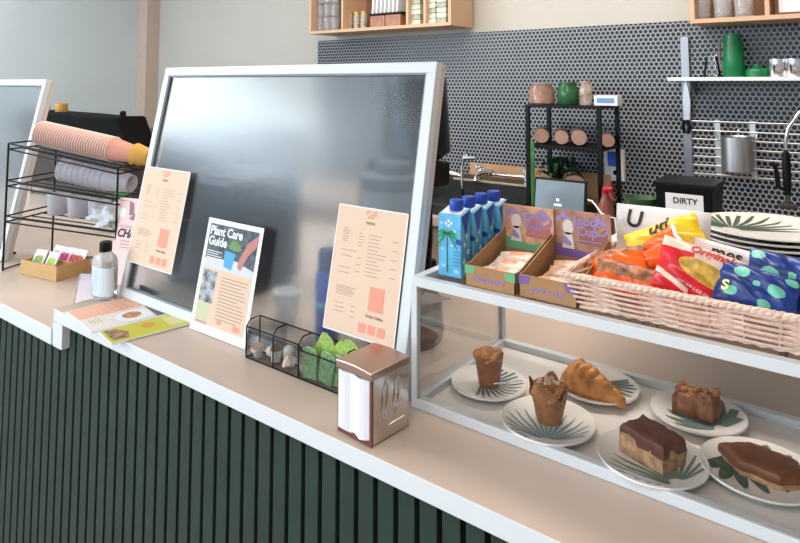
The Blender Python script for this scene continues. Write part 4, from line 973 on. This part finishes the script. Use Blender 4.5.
# jars, tins, packets in left cabinet
jm = mat('jar_mixed', (.38, .33, .26), .35, noise=.4, nscale=60); tinm = mat('tin_brown', (.34, .14, .07), .4, noise=.2, nscale=30); tinr = mat('box_dark_red', (.16, .03, .03), .5, noise=.2)
for j, u in enumerate((350, 357, 364)):
    p = AT(u, 20, 2.93); o = thing('spice_jar', f'{["left", "middle", "right"][j]} spice jar in the left oak cabinet beside the glasses', 'jar', (p.x, 2.93, cz+.0185), group='spice jars in the left wall cabinet')
    MB().lathe([(.021, 0), (.022, .004), (.022, .085), (.018, .094)], 18).build('body', jm, o, True); MB().lathe([(.02, .094), (.02, .108), (0, .109)], 18).build('lid', mat('gold_lid', (.55, .35, .10), .35, .5), o, True)
x_a, x_b = AT(372, 20, 2.9).x, AT(403, 20, 2.9).x
for j in range(2):
    w_ = (x_b-x_a)/2-.004; o = MB().box(0, w_, 0, .12, 0, .070).build('tin_box', tinm, bevel=.004); o.location = (x_a+j*(w_+.004), 2.88, cz+.0185); tag(o, f'brown tin box at the {["left", "right"][j]} of the left cabinet, under the black tray', 'box', 'brown tin boxes in the left wall cabinet')
o = MB().box(-.01, x_b-x_a+.004, 0, .14, 0, .012).build('tray', black_m, bevel=.002); o.location = (x_a, 2.875, cz+.0895); tag(o, 'black tray lying on the brown tin boxes', 'tray')
for k in range(7):
    o = MB().box(0, .012, 0, .09, 0, .085).build('packet', white_p, bevel=.002); o.location = (x_a+.008+k*(x_b-x_a-.02)/7, 2.885, cz+.1025); o.rotation_euler = (0, .08, 0)
    tag(o, 'thin white packet standing in the row on the black tray', 'packet', 'white packets standing on the black tray')
x_c, x_d = AT(411, 20, 2.9).x, AT(422, 20, 2.9).x; x_e, x_f = AT(428, 20, 2.9).x, AT(448, 20, 2.9).x
cols = [mat('pack_mint', (.50, .58, .48), .5, noise=.25, nscale=40), mat('pack_white', (.62, .62, .55), .5, noise=.25, nscale=40), mat('pack_olive', (.35, .36, .26), .5, noise=.25, nscale=40)]
for k in range(6):
    for s, (a, b_) in enumerate(((x_c, x_d), (x_e, (x_e+x_f)/2-.003), ((x_e+x_f)/2+.003, x_f))):
        o = MB().box(0, b_-a, 0, .12, 0, .028).build('tea_packet', cols[(k*2+s) % 3], bevel=.003); o.location = (a, 2.88, cz+.0185+k*.0290)
        tag(o, f'flat pale packet in the {["left", "middle", "right"][s]} pile of the left cabinet, layer {["at the bottom", "second up", "third up", "fourth up", "fifth up", "sixth up"][k]}', 'packet', 'flat packets piled in the left wall cabinet')

# ---------------------------------------------------------------- black shelf unit with jars
s0, s1 = -1.334, -.975; sy0, sy1 = 2.75, 3.01
WZ = 1.0305
t = thing('shelf_unit', 'black metal shelf unit with jars on the back worktop', 'shelf', (s0, sy0, WZ))
Ws, Ds = s1-s0, sy1-sy0; zs = (1.532-WZ, 1.345-WZ, .02)
for x, y in ((0, 0), (Ws-.018, 0), (0, Ds-.018), (Ws-.018, Ds-.018)): MB().box(x, x+.018, y, y+.018, 0, zs[0]).build('post', blackmetal, t)
for z in zs: MB().box(-.001, Ws+.001, -.001, Ds+.001, z, z+.012).build('shelf_board', blackmetal, t)
tz = WZ+zs[0]+.0125; mz = WZ+zs[1]+.0125
gcl = mat('jar_glass_brown', (.40, .24, .17), .12, trans=.25, noise=.15); gcg = mat('jar_glass_green', (.04, .16, .06), .1, trans=.25); gcc = mat('jar_glass_clear', (.6, .6, .6), .08, trans=.7, ior=1.2); gco = mat('jar_glass_olive', (.22, .20, .07), .2, trans=.2); lidw = mat('cork_lid', (.44, .27, .20), .6, noise=.06)
def jar(label, p, r, h, body, lid=None, rot=None):
    o = thing('storage_jar', label, 'jar', p, rot or (0, 0, 0), group='storage jars on the black shelf unit')
    MB().lathe([(r*.9, 0), (r, .006), (r, h*.62), (r*.8, h*.85), (r*.8, h*.9)], 24).build('glass_body', body, o, True)
    MB().lathe([(r*.86, h*.9), (r*.86, h), (0, h+.001)], 24).build('lid', lid or lidw, o, True); return o
zt_ = tz
jar('wide brown glass jar on top of the black shelf unit', (AT(542, 100, 2.85).x, 2.85, zt_), .062, .105, gcl, gcc)
jar('green glass jar on top of the black shelf unit', (AT(568, 100, 2.87).x, 2.87, zt_), .050, .105, gcg, gcg)
jar('slim striped glass jar beside the green jar on the shelf unit top', (AT(586, 100, 2.85).x, 2.85, zt_), .028, .11, mat('jar_stripe', (.45, .36, .30), .2, noise=.5, nscale=30))
o = thing('card_box', 'small white and blue box on the right of the shelf unit top', 'box', (AT(594, 100, 2.82).x, 2.82, zt_)); MB().box(0, .105, 0, .07, 0, .045).build('box_body', white_p, o, bevel=.002); MB().box(.012, .092, -.001, 0, .012, .034).build('printed_panel', mat('box_blue', (.16, .30, .55), .5), o)
# lying jars whose round lids face the room
for i, (u, r, bm_) in enumerate(((540, .038, gco), (560, .036, gcl), (577.5, .039, gcl), (606, .033, mat('jar_dark', (.16, .09, .06), .3)))):
    p = AT(u, 135, 2.80); o = jar(['jar with olive contents lying at the left of the middle shelf', 'brown jar lying second from the left on the middle shelf', 'brown jar lying in the centre of the middle shelf, lid towards the room', 'dark jar lying behind the right post of the middle shelf'][i], (p.x-.05, 2.93, mz+r+.001), r, .14, bm_)
    o.rotation_euler = (PI/2-.0, 0, .42)
# potted plant behind tablet
t = thing('potted_plant', 'dark leafy plant in a pot on the lowest shelf of the black unit', 'plant', (AT(556, 180, 2.93).x, 2.93, WZ+.0325))
MB().lathe([(.035, 0), (.045, .07), (.047, .072), (.043, .07), (0, .066)], 20).build('pot', mat('pot_dark', (.05, .05, .05), .5), t, True)
m = MB(); rnd = random.Random(5)
for k in range(34):
    a = rnd.uniform(0, 2*PI); L = rnd.uniform(.05, .13); up_ = rnd.uniform(.10, .20); pts = [Vector((0, 0, .066)), Vector((L*.4*math.cos(a), L*.35*math.sin(a), .066+up_*.7)), Vector((L*.9*math.cos(a), L*.5*math.sin(a), .066+up_*.85)), Vector((L*1.15*math.cos(a), L*.6*math.sin(a), .066+up_*.6))]
    n_ = Vector((-math.sin(a), math.cos(a), .2)); W_ = (.001, .010, .012, .001)
    vv = []
    for p_, w_ in zip(pts, W_): vv += [tuple(p_+n_*w_), tuple(p_-n_*w_)]
    m.add(vv, [(0, 1, 3, 2), (2, 3, 5, 4), (4, 5, 7, 6)])
m.build('leaves', mat('plant_leaf', (.02, .07, .02), .4, noise=.6, nscale=30), t)
# green leaflet strip at left front post
# round boards behind the tablet
for i, (u, rr) in enumerate(((548, .056), (577, .060))):
    p = AT(u, 175, 2.80); o = MB().lathe([(0, 0), (rr, 0), (rr, .012), (0, .012)], 36).build('coaster_board', mat('board_brown', (.20, .12, .09), .6, noise=.1), bevel=.002); o.rotation_euler = (PI/2-.12, 0, 0); o.location = (p.x, 2.78, AT(u, 176, 2.78).z-rr+.015)
    o.location.z = AT(u, 176, 2.78).z-rr; o.scale = (1, 1, 1); tag(o, ['round brown board standing behind the left of the tablet', 'round brown board standing behind the right of the tablet'][i], 'board', 'round boards behind the tablet')
    # stand carrying it
t = thing('tablet', 'black-framed tablet standing in front of the shelf unit', 'tablet', (AT(536, 210, 2.66).x, 2.62, WZ), FACE(.17))
tw, thh = AT(588, 180, 2.66).x-AT(536, 180, 2.66).x, AT(560, 178, 2.66).z-WZ
MB().box(0, tw, 0, thh, -.009, 0).build('body', black_m, t, bevel=.003)
MB().rect(.008, tw-.01, .01, thh-.01, .0006).build('screen', mat('tablet_screen', (.12, .16, .19), .12, emit=.55), t)
m = MB(); m.rect(tw*.40, tw*.55, thh*.42, thh*.47, .0012).rect(tw*.44, tw*.50, thh*.52, thh*.58, .0012); m.build('screen_icon', mat('icon_white', (.7, .75, .8), .4, emit=.4), t)
MB().box(tw*.3, tw*.7, .0, .08, -.06, -.0095).build('stand', black_m, t)
o = MB().tube([AT(588, 200, 2.62), AT(592, 201, 2.60), AT(597, 207, 2.56), AT(601, 213, 2.53), AT(608, 217, 2.5), AT(615, 218, 2.47)+Vector((0, 0, 0)), Vector((AT(618, 219, 2.46).x, 2.46, 1.034))], .0035, 8).build('charging_cable', white_p, smooth=True); tag(o, 'white charging cable plugged into the tablet', 'cable')
# paint-sample green card at left of tablet
o = MB().box(0, .02, 0, .003, 0, AT(536, 142, 2.72).z-WZ).build('green_card', mat('leaf_green_card', (.03, .15, .03), .5, noise=.3), bevel=.001); o.location = (AT(531, 200, 2.72).x, 2.72, WZ); tag(o, 'narrow green card standing at the left post of the shelf unit', 'card')
# wall socket plate with blue label
o = thing('wall_dispenser', 'white and blue wall dispenser behind the right shelf posts', 'dispenser', (AT(604, 160, 3.06).x, 3.055, AT(604, 180, 3.06).z))
MB().box(0, .095, 0, .03, 0, .15).build('housing', white_p, o, bevel=.004); MB().box(.02, .08, -.003, 0, .07, .14).build('label_panel', mat('bright_blue', (.01, .12, .75), .4), o, bevel=.001); MB().lathe([(.012, -.008), (.012, 0)], 16, M=Matrix.Translation((.055, 0, .04)) @ Matrix.Rotation(PI/2, 4, 'X')).build('knob', black_m, o)
# red spray bottle
t = thing('spray_bottle', 'clear spray bottle with red trigger beside the shelf unit', 'bottle', (AT(612, 200, 2.70).x, 2.62, WZ))
MB().lathe([(.032, 0), (.034, .005), (.034, .10), (.014, .15), (.014, .16)], 24).build('body', mat('red_liquid', (.35, .12, .10), .2, trans=.3), t, True)
MB().tube([(0, 0, .16), (0, 0, .18), (.035, -.01, .185)], [.014, .014, .009], 10).tube([(.02, -.008, .178), (.032, -.012, .15), (.045, -.014, .14)], .004, 8).build('trigger', mat('trigger_red', (.45, .02, .03), .4), t, True)
# green bowl
p = AT(640, 200, 2.55)
o = MB().lathe([(.03, 0), (.045, .004), (.062, .04), (.064, .055), (.060, .055), (.04, .01), (0, .008)], 28).build('bowl', mat('bowl_green', (.05, .11, .05), .35), smooth=True); o.location = (p.x, 2.56, 1.0305+.11)
# stand bowl on a folded box so it sits at its height
hb_ = AT(640, 197, 2.56).z-.055
o.location.z = hb_; tag(o, 'dark green bowl on a grey tin beside the dirty cutlery bin', 'bowl')
o2 = MB().lathe([(.05, 0), (.05, hb_-WZ-.001), (0, hb_-WZ-.001)], 24).build('tin', mat('tin_grey', (.12, .12, .12), .4), smooth=True); o2.location = (p.x, 2.56, WZ); tag(o2, 'grey tin supporting the dark green bowl', 'tin')
# dirty bin
x_l, x_r = AT(654, 185, 2.5).x, AT(713, 186, 2.5).x; zz1 = AT(690, 184, 2.5).z
t = thing('cutlery_bin', 'black bin labelled DIRTY on the back worktop', 'bin', (x_l, 2.5, WZ)); Wd_ = x_r-x_l; Hd_ = zz1-WZ
m = MB(); m.add([(.012, .01, 0), (Wd_-.012, .01, 0), (Wd_-.012, .19, 0), (.012, .19, 0), (.003, .0, Hd_-.02), (Wd_-.003, .0, Hd_-.02), (Wd_-.003, .2, Hd_-.02), (.003, .2, Hd_-.02)], [(0, 1, 2, 3), (0, 1, 5, 4), (1, 2, 6, 5), (2, 3, 7, 6), (3, 0, 4, 7), (4, 5, 6, 7)])
m.build('body', black_m, t, bevel=.004); MB().box(-.004, Wd_+.004, -.006, .206, Hd_-.02, Hd_).build('lid', mat('lid_black', (.005, .005, .006), .4, spec=.25), t, bevel=.003)
lb = MB().box(0, .13, 0, .06, -.001, 0).build('label_card', white_p, t); lb.location = (.040, -.002, Hd_-.098); lb.rotation_euler = (PI/2, 0, 0)
text('label_word', 'DIRTY', .030, blk, lb, .068, .034, bold=.02)

# ---------------------------------------------------------------- wall shelf, rail, knife strip
t = thing('wall_shelf', 'thin steel wall shelf holding green jug and steel cups', 'shelf', (-.735, 2.92, 1.655))
MB().box(0, 1.2, 0, .163, 0, .016).build('board', mat('shelf_steel', (.62, .62, .62), .35, .6), t, bevel=.001)
for x in (.08, .9): MB().prism([(0, 0), (.12, 0), (0, -.07)], x, x+.004, 0, Matrix(((0, 0, 1, 0), (-1, 0, 0, .163), (0, 1, 0, 0), (0, 0, 0, 1)))).build('bracket', steel, t)
SZ2 = 1.6715
gg = mat('green_enamel', (.005, .17, .055), .3)
p = AT(734, 70, 2.99); t = thing('green_jug', 'tall green jug on the steel wall shelf', 'jug', (p.x, 2.99, SZ2))
hj = AT(733, 34, 2.99).z-SZ2
MB().lathe([(.040, 0), (.044, .01), (.040, hj*.6), (.033, hj*.92), (.034, hj), (.031, hj), (.03, hj*.9), (0, hj*.9)], 28).build('body', gg, t, True)
MB().tube([(-.035, 0, hj*.85), (-.052, 0, hj*.8), (-.054, 0, hj*.35), (-.04, 0, hj*.2)], .005, 8).build('handle', mat('jug_handle', (.20, .15, .14), .4), t, True)
p = AT(757, 70, 2.99); t = thing('green_dish', 'low green lidded dish beside the tall green jug', 'dish', (p.x, 2.99, SZ2)); MB().lathe([(.044, 0), (.046, .02), (.04, .032), (.012, .042), (.010, .052), (0, .053)], 24).build('body', gg, t, True)
for j, u in enumerate((777, 794)):
    p = AT(u, 70, 2.98); t = thing('steel_cup', ['left steel cup on the wall shelf beside the green dish', 'right steel cup on the wall shelf at the photo edge'][j], 'cup', (p.x, 2.98, SZ2), group='steel cups on the wall shelf')
    MB().lathe([(.032, 0), (.034, .004), (.035, .072), (.033, .072), (.031, .006), (0, .006)], 24).build('body', chrome, t, True); MB().tube([(.034, 0, .06), (.055, 0, .055), (.055, 0, .025), (.034, 0, .018)], .003, 8).build('handle', chrome, t, True)
p = AT(712, 70, 3.0); t = thing('glass_jug', 'clear glass jug at the left end of the wall shelf', 'jug', (p.x, 3.0, SZ2)); MB().lathe([(.034, 0), (.036, .01), (.022, .09), (.024, .1)], 20, caps=False).build('body', clear, t, True)
# magnetic knife strip
xa, xb = AT(682, 100, 3.07).x, AT(691, 100, 3.07).x
t = thing('knife_strip', 'vertical magnetic steel knife strip on the tiled wall', 'knife strip', (xa, 3.07, 1.10)); MB().box(0, xb-xa-.002, 0, .0145, 0, .755).build('bar', mat('strip_steel', (.30, .31, .33), .35, .9), t, bevel=.002)
t = thing('knife', 'knife with black handle hanging on the magnetic strip', 'knife', ((xa+xb)/2, 3.062, AT(686, 120, 3.06).z)); MB().prism([(-.012, 0), (.012, 0), (.018, .08), (.006, .17), (-.002, .19), (-.014, .09)], 0, .003, 0, Matrix(((1, 0, 0, 0), (0, 0, 1, 0), (0, 1, 0, 0), (0, 0, 0, 1)))).build('blade', steel, t)
MB().tube([(0, 0, 0), (.01, 0, -.03), (.002, 0, -.06)], [.008, .009, .007], 10).tube([(-.012, 0, 0), (-.018, 0, -.03), (-.012, 0, -.06)], [.006, .007, .005], 8).build('handle', black_m, t, True)
# rail rack
t = thing('wall_rack', 'steel wall rack of horizontal bars behind the hanging pot', 'rack', (-.665, 3.04, 1.25))
zr = [0.0, .0375, .075, .1125, .150, .1875, .228]
for z in zr: MB().tube([(-.0, 0, z), (1.0, 0, z)], .0036, 8).build('bar', steel, t, True)
for x in (.09+.0, .225, .95): MB().box(x, x+.022, .004, .008, -.008, .236).build('bracket', steel, t)
MB().box(.1, .11, .008, .044, .08, .09).box(.95, .96, .008, .044, .08, .09).build('wall_mount', steel, t)
p = AT(737, 140, 3.0); t = thing('steel_pot', 'steel pot hanging from the wall rack', 'pot', (p.x, 2.985, AT(737, 172, 2.985).z)); hp_ = .145
MB().lathe([(.052, 0), (.060, .006), (.060, hp_), (.063, hp_+.002), (.060, hp_+.004), (.057, hp_), (.056, .006), (0, .006)], 30).build('body', steel, t, True)
for s in (-1, 1): MB().tube([(s*.058, 0, hp_-.02), (s*.075, 0, hp_-.005), (s*.078, 0, hp_+.02)], .0035, 8).build('handle', steel, t, True)
MB().tube([(0, .055, hp_-.01), (0, .062, hp_+.02), (0, .052, hp_+.025)], .003, 6).build('hook', steel, t, True)
# pre-rinse spray tap
t = thing('spray_tap', 'chrome pre-rinse spray tap with black grip at the right', 'tap', (AT(788, 200, 2.85).x, 2.85, WZ))
zz = lambda v: AT(790, v, 2.85).z-WZ
MB().tube([(.0, 0, zz(150)), (.0, 0, zz(142)), (.012, 0, zz(128)), (.05, 0, zz(112)), (.10, 0, zz(106)), (.15, .03, zz(112)), (.17, .08, zz(140)), (.17, .1, zz(200)), (.17, .1, 0)], .007, 10).build('hose', chrome, t, True)
MB().tube([(0, 0, zz(195)), (0, 0, zz(187)), (0, 0, zz(160)), (0, 0, zz(152))], [.010, .014, .015, .010], 12).build('grip', black_m, t, True)
MB().tube([(-.01, 0, zz(190)), (-.03, 0, zz(188)), (-.035, 0, zz(170)), (-.045, -.01, zz(163))], [.009, .010, .008, .006], 8).build('lever', black_m, t, True)
MB().tube([(0, 0, zz(205)), (0, 0, zz(195))], [.012, .008], 12).lathe([(.032, 0), (.036, .01), (.02, .016)], 20, (0, 0, zz(208))).build('spray_head', mat('spray_dark', (.05, .05, .05), .4), t, True)
MB().tube([(.05, .02, 0), (.05, .02, zz(178)), (.06, .01, zz(174)), (.075, 0, zz(178))], .006, 8).build('side_spout', chrome, t, True)

# ---------------------------------------------------------------- sink, taps, upstand
o = MB().box(AT(470, 165, 3.05).x, AT(600, 165, 3.05).x+.05, 3.05, 3.08, WZ, 1.205).build('upstand', wood('upstand_wood', (.50, .28, .15), (.60, .36, .20), .45)); tag(o, 'orange-brown wooden upstand behind the sink taps', 'upstand')
t = thing('sink', 'dark steel sink unit below the orange wooden upstand', 'sink', (-2.0, 2.5, WZ))
WS = .655; DS = .54
m = MB(); m.box(0, WS, .36, DS, 0, .115); m.box(0, WS, 0, .02, 0, .05).box(0, .02, .02, .36, 0, .05).box(WS-.02, WS, .02, .36, 0, .05).box(.02, WS-.02, .02, .36, 0, .006)
m.build('basin', darksteel, t, bevel=.004)
MB().box(-.002, WS+.002, .350, .365, .108, .120).build('back_rim', mat('rim_light', (.40, .36, .28), .35, .7), t, bevel=.003)
tz_ = .1152
tp = thing('mixer_tap', 'chrome mixer tap with cross handles on the sink ledge', 'tap', (AT(505, 180, 2.93).x, 2.93, WZ+tz_))
m = MB(); m.tube([(-.15, 0, .03), (.12, 0, .03)], .009, 10)
m.build('bridge', chrome, tp, True)
for x in (-.15, .12):
    MB().tube([(x, 0, 0), (x, 0, .055)], .014, 12).build('valve_body', chrome, tp, True)
    MB().tube([(x-.03, 0, .065), (x+.03, 0, .065)], .006, 8).tube([(x, -.03, .065), (x, .03, .065)], .006, 8).tube([(x, 0, .05), (x, 0, .07)], .01, 10).build('cross_handle', chrome, tp, True)
MB().tube([(-.10, 0, .03), (-.11, -.03, .035), (-.12, -.08, .03), (-.12, -.1, .0)], .010, 10).lathe([(.02, 0), (.028, .005), (.03, .02), (.02, .03)], 16, (-.095, 0, .02)).build('spout', chrome, tp, True)
# small bent tap at the left by the screen edge
tp = thing('swan_tap', 'bent chrome tap just right of the glass screen', 'tap', (AT(452, 175, 2.75).x, 2.75, WZ+.0065))
pt = lambda u, v: tuple(AT(u, v, 2.75)-Vector(tp.location))
MB().tube([(pt(463, 180)[0], .0, 0), pt(462, 178), pt(462, 168), pt(464, 158), pt(467, 152)], .007, 10).build('spout', chrome, tp, True)
MB().tube([pt(449, 178), pt(452, 173), pt(461, 176)], [.020, .020, .008], 14).build('nozzle', mat('nozzle_steel', (.7, .62, .55), .25, 1), tp, True)
MB().tube([pt(464, 158), pt(476, 158)], .01, 8).build('lever', chrome, tp, True)
